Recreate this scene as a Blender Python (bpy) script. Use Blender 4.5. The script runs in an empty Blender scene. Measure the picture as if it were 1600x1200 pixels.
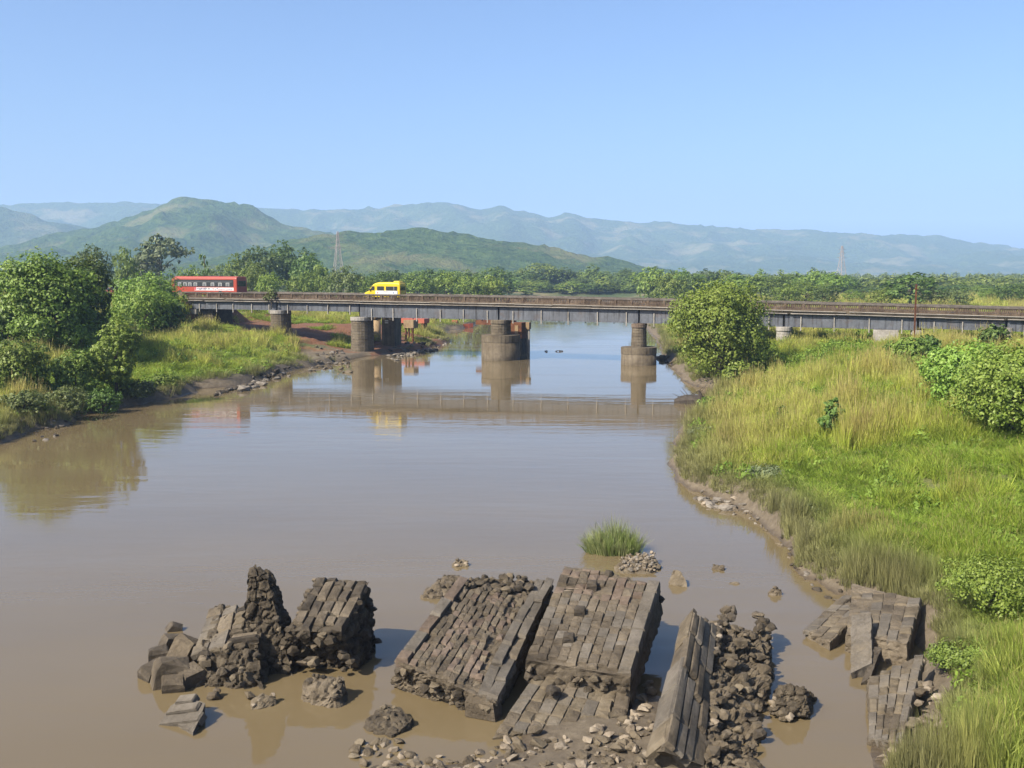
import bpy, bmesh, math, random
import numpy as np
from mathutils import Vector, Matrix, noise as mnoise

# ------------------------------------------------------------------ camera
SC = bpy.context.scene
COL = SC.collection
FPX, CH, HOR = 1650.0, 11.0, 430.0          # focal length in photo pixels, eye height (m), horizon row
PITCH = math.atan((600 - HOR) / FPX)
CP, SP = math.cos(PITCH), math.sin(PITCH)
cam_d = bpy.data.cameras.new('camera')
cam_d.sensor_width = 36.0
cam_d.lens = 36.0 * FPX / 1600.0
cam_d.clip_start = 0.5
cam_d.clip_end = 30000
cam = bpy.data.objects.new('camera', cam_d)
COL.objects.link(cam)
cam.location = (0, 0, CH)
cam.rotation_euler = (math.pi / 2 - PITCH, 0, 0)
SC.camera = cam

# ------------------------------------------------------------------ sky and sun
TOSUN = Vector((-0.86, -0.70, 0.98)).normalized()
world = bpy.data.worlds.new('World')
SC.world = world
world.use_nodes = True
wn = world.node_tree
for n in list(wn.nodes):
    wn.nodes.remove(n)
sky = wn.nodes.new('ShaderNodeTexSky')
sky.sky_type = 'NISHITA'
sky.sun_disc = False
sky.sun_elevation = math.asin(TOSUN.z)
sky.sun_rotation = math.atan2(TOSUN.x, TOSUN.y)
sky.altitude = 0
sky.air_density = 0.76
sky.dust_density = 3.3
sky.ozone_density = 6.0
bg = wn.nodes.new('ShaderNodeBackground')
bg.inputs['Strength'].default_value = 0.104
wo = wn.nodes.new('ShaderNodeOutputWorld')
wn.links.new(sky.outputs[0], bg.inputs['Color'])
wn.links.new(bg.outputs[0], wo.inputs['Surface'])
sun_d = bpy.data.lights.new('sun', 'SUN')
sun_d.energy = 5.0
sun_d.angle = math.radians(0.53)
sun_d.color = (1.0, 0.91, 0.77)
sun = bpy.data.objects.new('sun', sun_d)
COL.objects.link(sun)
sun.location = (-60, -40, 90)
sun.rotation_euler = TOSUN.to_track_quat('Z', 'Y').to_euler()
SC.view_settings.view_transform = 'Standard'
SC.view_settings.look = 'None'
SC.view_settings.exposure = 1.15
SC.view_settings.gamma = 1.0
SC.view_settings.use_curve_mapping = False
SC.cycles.max_bounces = 6
SC.cycles.volume_bounces = 1
SC.cycles.transparent_max_bounces = 8

# ------------------------------------------------------------------ measuring helpers
def ray(u, v):
    xc, yc = (u - 800) / FPX, -(v - 600) / FPX
    return (xc, CP + yc * SP, -SP + yc * CP)

def G(u, v, z=0.0):
    """point of the level z that lies on the sight line measured in the photograph"""
    d = ray(u, v)
    t = (z - CH) / d[2]
    return Vector((d[0] * t, d[1] * t, z))

def U2X(u, y, z):
    return (u - 800) / FPX * (y * CP + (CH - z) * SP)

def V2Z(v, y):
    return CH + (HOR - v) / FPX * y

# ------------------------------------------------------------------ noise (numpy)
def _h(ix, iy, seed):
    h = (ix.astype(np.int64) * 374761393 + iy.astype(np.int64) * 668265263 + seed * 974634521) & 0xffffffff
    h = ((h ^ (h >> 13)) * 1274126177) & 0xffffffff
    h = ((h ^ (h >> 16)) * 2246822519) & 0xffffffff
    return (h ^ (h >> 15)) / 4294967295.0

def vnoise(x, y, seed=0):
    x = np.asarray(x, float); y = np.asarray(y, float)
    ix, iy = np.floor(x), np.floor(y)
    fx, fy = x - ix, y - iy
    fx = fx * fx * (3 - 2 * fx); fy = fy * fy * (3 - 2 * fy)
    a, b = _h(ix, iy, seed), _h(ix + 1, iy, seed)
    c, d = _h(ix, iy + 1, seed), _h(ix + 1, iy + 1, seed)
    return (a * (1 - fx) + b * fx) * (1 - fy) + (c * (1 - fx) + d * fx) * fy

def fbm(x, y, octv=4, seed=0):
    x = np.asarray(x, float); y = np.asarray(y, float)
    s, a, t = 0, 0.5, 0
    for k in range(octv):
        s = s + a * vnoise(x * 2 ** k, y * 2 ** k, seed + k * 17)
        t += a; a *= 0.5
    return s / t

def sstep(x):
    x = np.clip(x, 0, 1)
    return x * x * (3 - 2 * x)

# ------------------------------------------------------------------ object helpers
def link(o, parent=None):
    COL.objects.link(o)
    if parent is not None:
        o.parent = parent
    return o

def tag(o, label=None, cat=None, group=None, kind=None):
    if label: o['label'] = label
    if cat: o['category'] = cat
    if group: o['group'] = group
    if kind: o['kind'] = kind
    return o

def thing(name, label, cat, loc=(0, 0, 0), rotz=0.0, group=None):
    o = bpy.data.objects.new(name, None)
    o.empty_display_size = 0.3
    COL.objects.link(o)
    o.location = loc
    o.rotation_euler = (0, 0, rotz)
    return tag(o, label, cat, group)

def mesh(name, verts, faces, mat, smooth=False):
    me = bpy.data.meshes.new(name)
    me.from_pydata([tuple(v) for v in verts], [], faces)
    if mat is not None:
        for m in (mat if isinstance(mat, (list, tuple)) else [mat]):
            me.materials.append(m)
    if smooth:
        me.polygons.foreach_set('use_smooth', [True] * len(me.polygons))
    me.update()
    return me

def mesh_np(name, V, Fq, mat, smooth=False):
    """fast mesh from numpy arrays: V (n,3), Fq (m,k)"""
    me = bpy.data.meshes.new(name)
    n, m, k = len(V), len(Fq), Fq.shape[1]
    me.vertices.add(n)
    me.vertices.foreach_set('co', np.ascontiguousarray(V, dtype=np.float32).ravel())
    me.loops.add(m * k)
    me.loops.foreach_set('vertex_index', np.ascontiguousarray(Fq, dtype=np.int32).ravel())
    me.polygons.add(m)
    me.polygons.foreach_set('loop_start', np.arange(0, m * k, k, dtype=np.int32))
    me.polygons.foreach_set('loop_total', np.full(m, k, dtype=np.int32))
    if smooth:
        me.polygons.foreach_set('use_smooth', np.ones(m, dtype=bool))
    me.materials.append(mat)
    me.update(calc_edges=True)
    return me

class MB:
    """collects boxes, tubes, lofts; build() links them as ONE mesh object"""
    def __init__(s):
        s.v, s.f = [], []
    def add(s, vs, fs):
        b = len(s.v)
        s.v += [tuple(v) for v in vs]
        s.f += [tuple(i + b for i in f) for f in fs]
        return s
    def box(s, x0, x1, y0, y1, z0, z1):
        return s.hexa([(x0, y0, z0), (x1, y0, z0), (x1, y1, z0), (x0, y1, z0),
                       (x0, y0, z1), (x1, y0, z1), (x1, y1, z1), (x0, y1, z1)])
    def hexa(s, c):
        return s.add(c, [(3, 2, 1, 0), (4, 5, 6, 7), (0, 1, 5, 4), (1, 2, 6, 5), (2, 3, 7, 6), (3, 0, 4, 7)])
    def tube(s, p, q, r0, r1=None, n=8, cap=True):
        p, q = Vector(p), Vector(q)
        r1 = r0 if r1 is None else r1
        d = (q - p)
        if d.length < 1e-6: return s
        z = d.normalized()
        x = z.orthogonal().normalized(); y = z.cross(x)
        vs = []
        for (c, r) in ((p, r0), (q, r1)):
            for i in range(n):
                a = 2 * math.pi * i / n
                vs.append(c + x * (r * math.cos(a)) + y * (r * math.sin(a)))
        fs = [(i, (i + 1) % n, n + (i + 1) % n, n + i) for i in range(n)]
        if cap:
            fs += [tuple(range(n - 1, -1, -1)), tuple(range(n, 2 * n))]
        return s.add(vs, fs)
    def path(s, pts, radii, n=7):
        for i in range(len(pts) - 1):
            s.tube(pts[i], pts[i + 1], radii[i], radii[i + 1], n, True)
        return s
    def loft(s, secs, closed=True):
        """secs: list of equal-length loops of points"""
        n = len(secs[0]); vs = []; fs = []
        for L in secs: vs += [tuple(p) for p in L]
        for k in range(len(secs) - 1):
            for i in range(n):
                j = (i + 1) % n
                fs.append((k * n + i, k * n + j, (k + 1) * n + j, (k + 1) * n + i))
        fs.append(tuple(range(n - 1, -1, -1)))
        fs.append(tuple(range((len(secs) - 1) * n, len(secs) * n)))
        return s.add(vs, fs)
    def build(s, name, mat, parent=None, smooth=False, off=None):
        v = s.v
        if off is not None:
            v = [(a - off[0], b - off[1], c - off[2]) for a, b, c in v]
        me = mesh(name, v, s.f, mat, smooth)
        bm = bmesh.new(); bm.from_mesh(me)
        bmesh.ops.recalc_face_normals(bm, faces=bm.faces)
        bm.to_mesh(me); bm.free()
        return link(bpy.data.objects.new(name, me), parent)

# ------------------------------------------------------------------ materials
MATS = {}
AL = 0.57          # albedo level of earth, stone and paint
def nmat(name):
    m = bpy.data.materials.new(name)
    m.use_nodes = True
    nt = m.node_tree
    for n in list(nt.nodes): nt.nodes.remove(n)
    out = nt.nodes.new('ShaderNodeOutputMaterial')
    MATS[name] = m
    return m, nt, out

def nd(nt, typ, **kw):
    n = nt.nodes.new(typ)
    for k, v in kw.items():
        if k.startswith('i_'):
            n.inputs[k[2:].replace('_', ' ')].default_value = v
        else:
            setattr(n, k, v)
    return n

def ramp(nt, fac, stops, interp='LINEAR', k=None):
    k = AL if k is None else k
    r = nt.nodes.new('ShaderNodeValToRGB')
    r.color_ramp.interpolation = interp
    while len(r.color_ramp.elements) < len(stops):
        r.color_ramp.elements.new(0.5)
    for e, (p, c) in zip(r.color_ramp.elements, stops):
        e.position = p
        e.color = (c[0] * k, c[1] * k, c[2] * k, 1) if not isinstance(c, (int, float)) else (c, c, c, 1)
    nt.links.new(fac, r.inputs[0])
    return r.outputs[0]

def noise_tex(nt, vec, scale, detail=5, rough=0.6):
    n = nt.nodes.new('ShaderNodeTexNoise')
    n.inputs['Scale'].default_value = scale
    n.inputs['Detail'].default_value = detail
    n.inputs['Roughness'].default_value = rough
    nt.links.new(vec, n.inputs['Vector'])
    return n.outputs['Fac']

def mixc(nt, fac, a, b, mode='MIX'):
    m = nt.nodes.new('ShaderNodeMix')
    m.data_type = 'RGBA'; m.blend_type = mode
    for sock, val in ((m.inputs[0], fac), (m.inputs[6], a), (m.inputs[7], b)):
        if isinstance(val, (int, float)): sock.default_value = val
        elif isinstance(val, (tuple, list)): sock.default_value = (val[0], val[1], val[2], 1)
        else: nt.links.new(val, sock)
    return m.outputs[2]

def mapr(nt, val, a, b, c, d):
    m = nt.nodes.new('ShaderNodeMapRange')
    nt.links.new(val, m.inputs[0])
    for i, x in enumerate((a, b, c, d)): m.inputs[i + 1].default_value = x
    return m.outputs[0]

def math_n(nt, op, a, b=None):
    m = nt.nodes.new('ShaderNodeMath'); m.operation = op
    for s, v in ((m.inputs[0], a), (m.inputs[1], b)):
        if v is None: continue
        if isinstance(v, (int, float)): s.default_value = v
        else: nt.links.new(v, s)
    return m.outputs[0]

def vmul(nt, vec, s):
    m = nt.nodes.new('ShaderNodeVectorMath'); m.operation = 'MULTIPLY'
    nt.links.new(vec, m.inputs[0]); m.inputs[1].default_value = s
    return m.outputs[0]

def finish(nt, out, col, rough, height=None, bstr=0.5, bdist=0.05, spec=0.3, metal=0.0):
    b = nt.nodes.new('ShaderNodeBsdfPrincipled')
    if isinstance(col, (tuple, list)): b.inputs['Base Color'].default_value = (*col[:3], 1)
    else: nt.links.new(col, b.inputs['Base Color'])
    if isinstance(rough, (int, float)): b.inputs['Roughness'].default_value = rough
    else: nt.links.new(rough, b.inputs['Roughness'])
    b.inputs['Specular IOR Level'].default_value = spec
    b.inputs['Metallic'].default_value = metal
    if height is not None:
        bu = nt.nodes.new('ShaderNodeBump')
        bu.inputs['Strength'].default_value = bstr
        bu.inputs['Distance'].default_value = bdist
        nt.links.new(height, bu.inputs['Height'])
        nt.links.new(bu.outputs[0], b.inputs['Normal'])
    nt.links.new(b.outputs[0], out.inputs['Surface'])
    return b

def stone_mat(name, c0, c1, c2, scale=1.5, rough=0.9, bdist=0.04, bscale=9, vary=0.3, streak=0.0, stain=None):
    m, nt, out = nmat(name)
    geo = nd(nt, 'ShaderNodeNewGeometry')
    pos = geo.outputs['Position']
    n1 = noise_tex(nt, pos, scale, 6, 0.65)
    col = ramp(nt, n1, [(0.3, c0), (0.5, c1), (0.72, c2)])
    n2 = noise_tex(nt, pos, bscale, 8, 0.7)
    col = mixc(nt, mapr(nt, n2, 0.35, 0.7, 0.0, 0.55), col, mixc(nt, 1.0, col, (0.45, 0.42, 0.38), 'MULTIPLY'))
    if streak:
        st = noise_tex(nt, vmul(nt, pos, (1.4, 1.4, 0.08)), 2.2, 4, 0.7)
        col = mixc(nt, mapr(nt, st, 0.48, 0.68, 0.0, streak), col, mixc(nt, 1.0, col, (0.25, 0.22, 0.2), 'MULTIPLY'))
    if stain:
        sn = noise_tex(nt, pos, 0.55, 5, 0.7)
        col = mixc(nt, mapr(nt, sn, 0.54, 0.72, 0.0, 0.55), col, stain)
    oi = nd(nt, 'ShaderNodeObjectInfo')
    v = mapr(nt, oi.outputs['Random'], 0, 1, 1 - vary, 1 + vary)
    cmb = nt.nodes.new('ShaderNodeCombineColor')
    for i in range(3): nt.links.new(v, cmb.inputs[i])
    col = mixc(nt, 1.0, col, cmb.outputs[0], 'MULTIPLY')
    finish(nt, out, col, rough, n2, 0.9, bdist, 0.2)
    return m

def paint_mat(name, c, rough=0.4, dirt=0.25, spec=0.5, dscale=2.0, metal=0.0):
    m, nt, out = nmat(name)
    geo = nd(nt, 'ShaderNodeNewGeometry')
    n1 = noise_tex(nt, geo.outputs['Position'], dscale, 6, 0.7)
    c = tuple(x * AL for x in c)
    d = tuple(x * 0.55 + 0.02 for x in c)
    col = mixc(nt, mapr(nt, n1, 0.4, 0.75, 0.0, dirt * 2), c, d)
    finish(nt, out, col, rough, n1, 0.15, 0.01, spec, metal)
    return m

# stones of the fallen masonry
stone_mat('masonry', (0.085, 0.067, 0.045), (0.185, 0.149, 0.104), (0.29, 0.24, 0.172), 0.7, bdist=0.09, vary=0.17, stain=(0.15, 0.118, 0.072))
stone_mat('masonry_brown', (0.12, 0.085, 0.06), (0.2, 0.15, 0.11), (0.28, 0.22, 0.17), 1.0, bdist=0.05, vary=0.1)
stone_mat('masonry_dark', (0.052, 0.042, 0.03), (0.1, 0.082, 0.06), (0.16, 0.132, 0.098), 1.8, bdist=0.06, vary=0.2)
stone_mat('core_rubble', (0.09, 0.07, 0.046), (0.17, 0.136, 0.092), (0.26, 0.212, 0.15), 2.2, bdist=0.09, bscale=5, vary=0.12)
stone_mat('core_dark', (0.055, 0.044, 0.03), (0.11, 0.088, 0.06), (0.18, 0.148, 0.1), 2.2, bdist=0.09, bscale=5, vary=0.12)
stone_mat('dressed', (0.115, 0.097, 0.074), (0.185, 0.16, 0.126), (0.26, 0.228, 0.184), 0.9, bdist=0.05, bscale=9, vary=0.08, stain=(0.15, 0.12, 0.078))
stone_mat('pale_stone', (0.2, 0.155, 0.105), (0.32, 0.262, 0.19), (0.44, 0.375, 0.29), 2.5, bdist=0.03, vary=0.3)
stone_mat('bank_stone', (0.14, 0.12, 0.095), (0.25, 0.22, 0.18), (0.36, 0.325, 0.27), 2.0, bdist=0.04, vary=0.35)
stone_mat('earthy', (0.125, 0.098, 0.063), (0.205, 0.165, 0.11), (0.28, 0.232, 0.162), 1.5, bdist=0.08, bscale=4, vary=0.12)
# bridge
stone_mat('pier_stone', (0.12, 0.094, 0.062), (0.2, 0.165, 0.115), (0.3, 0.25, 0.18), 0.9, bdist=0.06, bscale=3.2, vary=0.05, streak=0.4)
stone_mat('drum_concrete', (0.13, 0.1, 0.065), (0.19, 0.155, 0.105), (0.26, 0.215, 0.155), 0.7, bdist=0.03, bscale=4, vary=0.05, streak=0.6)
stone_mat('pale_concrete', (0.32, 0.3, 0.26), (0.45, 0.42, 0.37), (0.55, 0.52, 0.47), 1.2, bdist=0.02, bscale=5, vary=0.05, streak=0.35)
stone_mat('girder_paint', (0.115, 0.125, 0.145), (0.15, 0.163, 0.187), (0.18, 0.195, 0.222), 0.35, rough=0.6, bdist=0.01, bscale=3, vary=0.03, streak=0.85, stain=(0.075, 0.05, 0.035))
stone_mat('parapet_stone', (0.085, 0.056, 0.036), (0.16, 0.115, 0.078), (0.25, 0.19, 0.135), 1.2, bdist=0.03, bscale=5, vary=0.16, streak=0.55)
stone_mat('coping', (0.12, 0.1, 0.085), (0.19, 0.165, 0.14), (0.27, 0.24, 0.21), 1.5, bdist=0.02, bscale=5, vary=0.15, streak=0.3)
stone_mat('pipe_paint', (0.28, 0.24, 0.2), (0.42, 0.38, 0.33), (0.52, 0.48, 0.42), 0.8, rough=0.6, bdist=0.01, vary=0.1)
stone_mat('rust', (0.12, 0.045, 0.022), (0.2, 0.08, 0.035), (0.27, 0.12, 0.05), 1.4, rough=0.8, bdist=0.02, vary=0.1)
stone_mat('form_tan', (0.3, 0.2, 0.11), (0.42, 0.3, 0.17), (0.5, 0.37, 0.22), 1.0, rough=0.8, bdist=0.02, vary=0.08, streak=0.4)
stone_mat('pylon_steel', (0.5, 0.43, 0.38), (0.58, 0.5, 0.45), (0.66, 0.58, 0.52), 0.2, rough=0.6, bdist=0.0, vary=0.05)
stone_mat('asphalt', (0.045, 0.044, 0.043), (0.055, 0.054, 0.052), (0.07, 0.068, 0.064), 2.0, bdist=0.01, bscale=20, vary=0.0)
stone_mat('bark', (0.07, 0.055, 0.042), (0.13, 0.105, 0.08), (0.2, 0.17, 0.135), 3.0, bdist=0.03, vary=0.2)
stone_mat('drift_wood', (0.05, 0.042, 0.034), (0.085, 0.07, 0.056), (0.13, 0.11, 0.09), 3.0, bdist=0.03, vary=0.1)
# vehicles
paint_mat('bus_red', (0.45, 0.05, 0.018), 0.4)
paint_mat('bus_roof', (0.5, 0.17, 0.13), 0.5, 0.3)
paint_mat('van_yellow', (0.8, 0.58, 0.01), 0.3, 0.06)
paint_mat('car_red', (0.2, 0.012, 0.012), 0.25, 0.1)
paint_mat('white_paint', (0.78, 0.77, 0.75), 0.4, 0.06)
paint_mat('frame_pale', (0.55, 0.55, 0.53), 0.45, 0.15)
paint_mat('ink_purple', (0.16, 0.07, 0.22), 0.5, 0.05)
paint_mat('ink_red', (0.6, 0.08, 0.12), 0.5, 0.05)
paint_mat('ink_dark', (0.05, 0.05, 0.09), 0.5, 0.05)
paint_mat('ink_blue', (0.1, 0.16, 0.4), 0.5, 0.05)
paint_mat('sill_orange', (0.72, 0.3, 0.03), 0.45, 0.15)
paint_mat('tyre', (0.018, 0.018, 0.018), 0.85, 0.1)
paint_mat('rim', (0.35, 0.35, 0.36), 0.4, 0.2, 0.5, 2.0, 0.6)
paint_mat('glass', (0.03, 0.036, 0.042), 0.08, 0.05, 0.8)
paint_mat('glass_grey', (0.16, 0.17, 0.18), 0.2, 0.2, 0.6)
paint_mat('black_trim', (0.025, 0.025, 0.025), 0.6, 0.1)
paint_mat('lamp_glass', (0.7, 0.65, 0.55), 0.15, 0.05)
paint_mat('boat_orange', (0.5, 0.1, 0.04), 0.6, 0.45)

# ------------------------------------------------------------------ river outline and terrain
LEFT_SHORE = [(-700, 800), (-200, 738), (0, 694), (52, 674), (112, 664), (118, 651), (172, 640), (239, 627), (287, 620), (305, 608),
              (354, 604), (408, 595), (448, 581), (470, 575), (505, 570), (540, 563), (575, 557), (620, 551), (655, 547), (694, 538),
              (704, 533), (684, 525), (700, 516), (728, 513), (746, 506)]
RIGHT_SHORE = [(1003, 507), (1016, 518), (1034, 539), (1040, 562), (1062, 585), (1084, 602), (1124, 609), (1093, 643), (1066, 675), (1056, 728),
               (1062, 749), (1076, 766), (1110, 776), (1155, 788), (1188, 810), (1222, 838), (1244, 876), (1242, 890), (1285, 914), (1313, 927), (1385, 945),
               (1432, 985), (1440, 1030), (1436, 1080), (1430, 1120), (1418, 1160), (1400, 1190), (1380, 1260)]
W_LEFT = [G(u, v) for u, v in LEFT_SHORE] + [Vector((-2, 340, 0)), Vector((12, 430, 0)), Vector((26, 466, 0))]
W_RIGHT = [Vector((46, 464, 0)), Vector((52, 390, 0)), Vector((40, 320, 0))] + [G(u, v) for u, v in RIGHT_SHORE] + [Vector((8.5, 12, 0)), Vector((12, -20, 0)), Vector((20, -120, 0))]
WPOLY = np.array([(p.x, p.y) for p in [Vector((-200, -120, 0)), Vector((-120, 30, 0))] + W_LEFT + W_RIGHT])

def shore_dist(x, y):
    """signed distance to the water's edge, + on land"""
    x = np.asarray(x, float); y = np.asarray(y, float)
    d2 = np.full(x.shape, 1e18); inside = np.zeros(x.shape, bool)
    n = len(WPOLY)
    for i in range(n):
        ax, ay = WPOLY[i]; bx, by = WPOLY[(i + 1) % n]
        ex, ey = bx - ax, by - ay
        t = np.clip(((x - ax) * ex + (y - ay) * ey) / (ex * ex + ey * ey), 0, 1)
        d2 = np.minimum(d2, (x - ax - t * ex) ** 2 + (y - ay - t * ey) ** 2)
        if ay != by:
            c = ((ay > y) != (by > y)) & (x < (bx - ax) * (y - ay) / (by - ay) + ax)
            inside ^= c
    d = np.sqrt(d2)
    return np.where(inside, -d, d)

# bridge axis: t runs along the bridge to the right, s across it away from the camera
BO = np.array([-20.45, 144.47]); BA = math.radians(22.1)
CA, SA = math.cos(BA), math.sin(BA)
def B2W(t, s):
    return BO[0] + t * CA + s * SA, BO[1] - t * SA + s * CA
def W2B(x, y):
    dx, dy = x - BO[0], y - BO[1]
    return dx * CA - dy * SA, dx * SA + dy * CA
def zpar(t):   # top of parapet
    return 8.4555 - 0.00656 * t - 6.69e-5 * t * t
def zdeck(t):
    return zpar(t) - 0.86
def t_at(u, s, z):
    lo, hi = -110.0, 140.0
    for _ in range(50):
        m = (lo + hi) / 2
        x, y = B2W(m, s)
        uu = 800 + FPX * x / (y * CP + (CH - z) * SP)
        if uu < u: lo = m
        else: hi = m
    return m

MOUNDS = [  # mud bars and humps: x, y, rx, ry, height
    (0.2, 20.6, 3.9, 4.2, 0.26), (3.5, 21.8, 1.35, 5.0, 0.26), (9.9, 21.5, 1.8, 3.6, 0.3), (2.0, 24.2, 2.2, 2.2, 0.22)]

def land_z(x, y):
    x = np.asarray(x, float); y = np.asarray(y, float)
    wob = (fbm(x / 2.3, y / 2.3, 3, 5) - 0.5) * 1.6
    d = shore_dist(x, y) + wob * np.clip(np.hypot(x, y) / 60, 0.25, 1.0)
    n = fbm(x / 9, y / 9, 4, 11) - 0.5
    nf = fbm(x / 1.6, y / 1.6, 3, 23) - 0.5
    zl = 0.95 * (1 - np.exp(-np.maximum(d, 0) / 0.5)) + 2.3 * sstep((d - 0.8) / 15) + 0.9 * sstep((d - 15) / 60)
    zl = zl + n * 1.1 * sstep(d / 8) + nf * 0.35 * sstep(d / 1.5)
    zw = -1.6 * (1 - np.exp(np.minimum(d, 0) / 3.0)) - 0.02
    z = np.where(d > 0, zl, zw)
    for (mx, my, rx, ry, h) in MOUNDS:
        e = np.exp(-(((x - mx) / rx) ** 2 + ((y - my) / ry) ** 2))
        z = np.maximum(z, h * (e * 1.6 - 0.55) * (0.75 + 0.5 * fbm(x * 1.5, y * 1.5, 3, 3)))
    pool = np.exp(-(((x + 1.45) / 1.1) ** 2 + ((y - 24.0) / 0.85) ** 2))
    z = z - 0.75 * pool
    # far plain rolls gently
    r = np.hypot(x, y)
    z = z + 3.0 * (fbm(x / 260, y / 260, 3, 31) - 0.45) * sstep((r - 350) / 900) * (d > 0)
    # road embankment behind the left abutment and beyond the right one
    t, s = W2B(x, y)
    for side in (0, 1):
        along = (-29.6 - t) if side == 0 else (t - 104.0)
        zr = zdeck(np.clip(t, -60, 110)) - 0.12
        across = np.maximum(np.abs(s - 4.2) - 5.0, 0)
        ze = zr - across / 1.5 - np.maximum(-along, 0) / 0.25
        z = np.maximum(z, np.minimum(ze, zr))
    # the bank dips towards the water between the first two piers
    dip = np.exp(-(((t + 10.0) / 9.0) ** 2 + ((s - 0.0) / 13.0) ** 2))
    z = np.where(z > 0.5, np.maximum(z - 1.7 * dip, 0.5), z)
    # red earth heaps beyond the bridge on the left bank
    for (u, v, rx, ry, h) in ((470, 520, 5, 4, 1.5), (395, 505, 6, 5, 1.8)):
        p = G(u, v, 3.0)
        z = z + h * np.exp(-(((x - p.x) / rx) ** 2 + ((y - p.y) / ry) ** 2)) * (0.6 + 0.8 * fbm(x / 1.5, y / 1.5, 3, 8))
    return z


def axis(fine0, fine1, step, lo, hi, grow):
    a = list(np.arange(fine0, fine1 + 1e-6, step))
    s = step; p = fine1
    while p < hi:
        s *= grow; p += s; a.append(min(p, hi))
    s = step; p = fine0; b = []
    while p > lo:
        s *= grow; p -= s; b.append(max(p, lo))
    return np.array(b[::-1] + a)

def ground_mat():
    m, nt, out = nmat('ground')
    geo = nd(nt, 'ShaderNodeNewGeometry')
    pos = geo.outputs['Position']
    sep = nt.nodes.new('ShaderNodeSeparateXYZ'); nt.links.new(pos, sep.inputs[0])
    n1 = noise_tex(nt, pos, 0.35, 8, 0.65)
    n2 = noise_tex(nt, pos, 3.0, 8, 0.7)
    nb = noise_tex(nt, pos, 0.02, 6, 0.6)
    mud = ramp(nt, n2, [(0.3, (0.11, 0.085, 0.055)), (0.55, (0.185, 0.148, 0.1)), (0.75, (0.26, 0.215, 0.15))])
    soil = ramp(nt, n1, [(0.3, (0.075, 0.1, 0.026)), (0.5, (0.14, 0.16, 0.045)), (0.7, (0.24, 0.22, 0.085))])
    far = ramp(nt, nb, [(0.35, (0.05, 0.085, 0.025)), (0.52, (0.1, 0.12, 0.04)), (0.6, (0.24, 0.2, 0.09)), (0.75, (0.08, 0.11, 0.035))])
    ln = nt.nodes.new('ShaderNodeVectorMath'); ln.operation = 'LENGTH'; nt.links.new(pos, ln.inputs[0])
    soil = mixc(nt, mapr(nt, ln.outputs['Value'], 160, 320, 0, 1), soil, far)
    zz = math_n(nt, 'ADD', sep.outputs[2], mapr(nt, n1, 0, 1, -0.5, 0.5))
    col = mixc(nt, mapr(nt, zz, 0.75, 1.4, 0, 1), mud, soil)
    # red laterite earth patch on the far left bank
    p = G(500, 515, 3.0)
    sub = nt.nodes.new('ShaderNodeVectorMath'); sub.operation = 'SUBTRACT'
    nt.links.new(pos, sub.inputs[0]); sub.inputs[1].default_value = (p.x, p.y + 6, 3)
    d = nt.nodes.new('ShaderNodeVectorMath'); d.operation = 'LENGTH'
    nt.links.new(vmul(nt, sub.outputs[0], (0.048, 0.055, 0.02)), d.inputs[0])
    red = ramp(nt, n2, [(0.3, (0.13, 0.055, 0.028)), (0.6, (0.25, 0.115, 0.055)), (0.8, (0.34, 0.19, 0.1))])
    lm = math_n(nt, 'SUBTRACT', d.outputs['Value'], mapr(nt, n1, 0.3, 0.7, -0.45, 0.45))
    col = mixc(nt, mapr(nt, lm, 0.85, 1.15, 1, 0), col, red)
    wet = mapr(nt, sep.outputs[2], 0.03, 0.22, 0.45, 0.95)
    dark = mixc(nt, mapr(nt, sep.outputs[2], 0.02, 0.2, 1, 0), col, mixc(nt, 1.0, col, (0.68, 0.65, 0.62), 'MULTIPLY'))
    finish(nt, out, dark, wet, n2, 0.8, 0.08, 0.3)
    return m

gx = axis(-64, 64, 0.5, -6500, 6500, 1.10)
gy = axis(18, 190, 0.6, -200, 6500, 1.10)
GX, GY = np.meshgrid(gx, gy)
GZ = land_z(GX.ravel(), GY.ravel())
nx, ny = len(gx), len(gy)
idx = np.arange(nx * ny).reshape(ny, nx)
quads = np.stack([idx[:-1, :-1].ravel(), idx[:-1, 1:].ravel(), idx[1:, 1:].ravel(), idx[1:, :-1].ravel()], 1)
GZ2 = GZ.reshape(ny, nx)
def LZ(x, y):
    """height of the ground sheet under a point"""
    i = min(max(int(np.searchsorted(gx, x)) - 1, 0), nx - 2); j = min(max(int(np.searchsorted(gy, y)) - 1, 0), ny - 2)
    a = (x - gx[i]) / (gx[i + 1] - gx[i]); b = (y - gy[j]) / (gy[j + 1] - gy[j])
    return float((GZ2[j, i] * (1 - a) + GZ2[j, i + 1] * a) * (1 - b) + (GZ2[j + 1, i] * (1 - a) + GZ2[j + 1, i + 1] * a) * b)
gm = mesh_np('ground', np.stack([GX.ravel(), GY.ravel(), GZ], 1), quads, ground_mat(), True)
ground = link(bpy.data.objects.new('ground', gm))
tag(ground, 'muddy river banks and grassy plain reaching to the hills', None, kind='structure')

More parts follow.
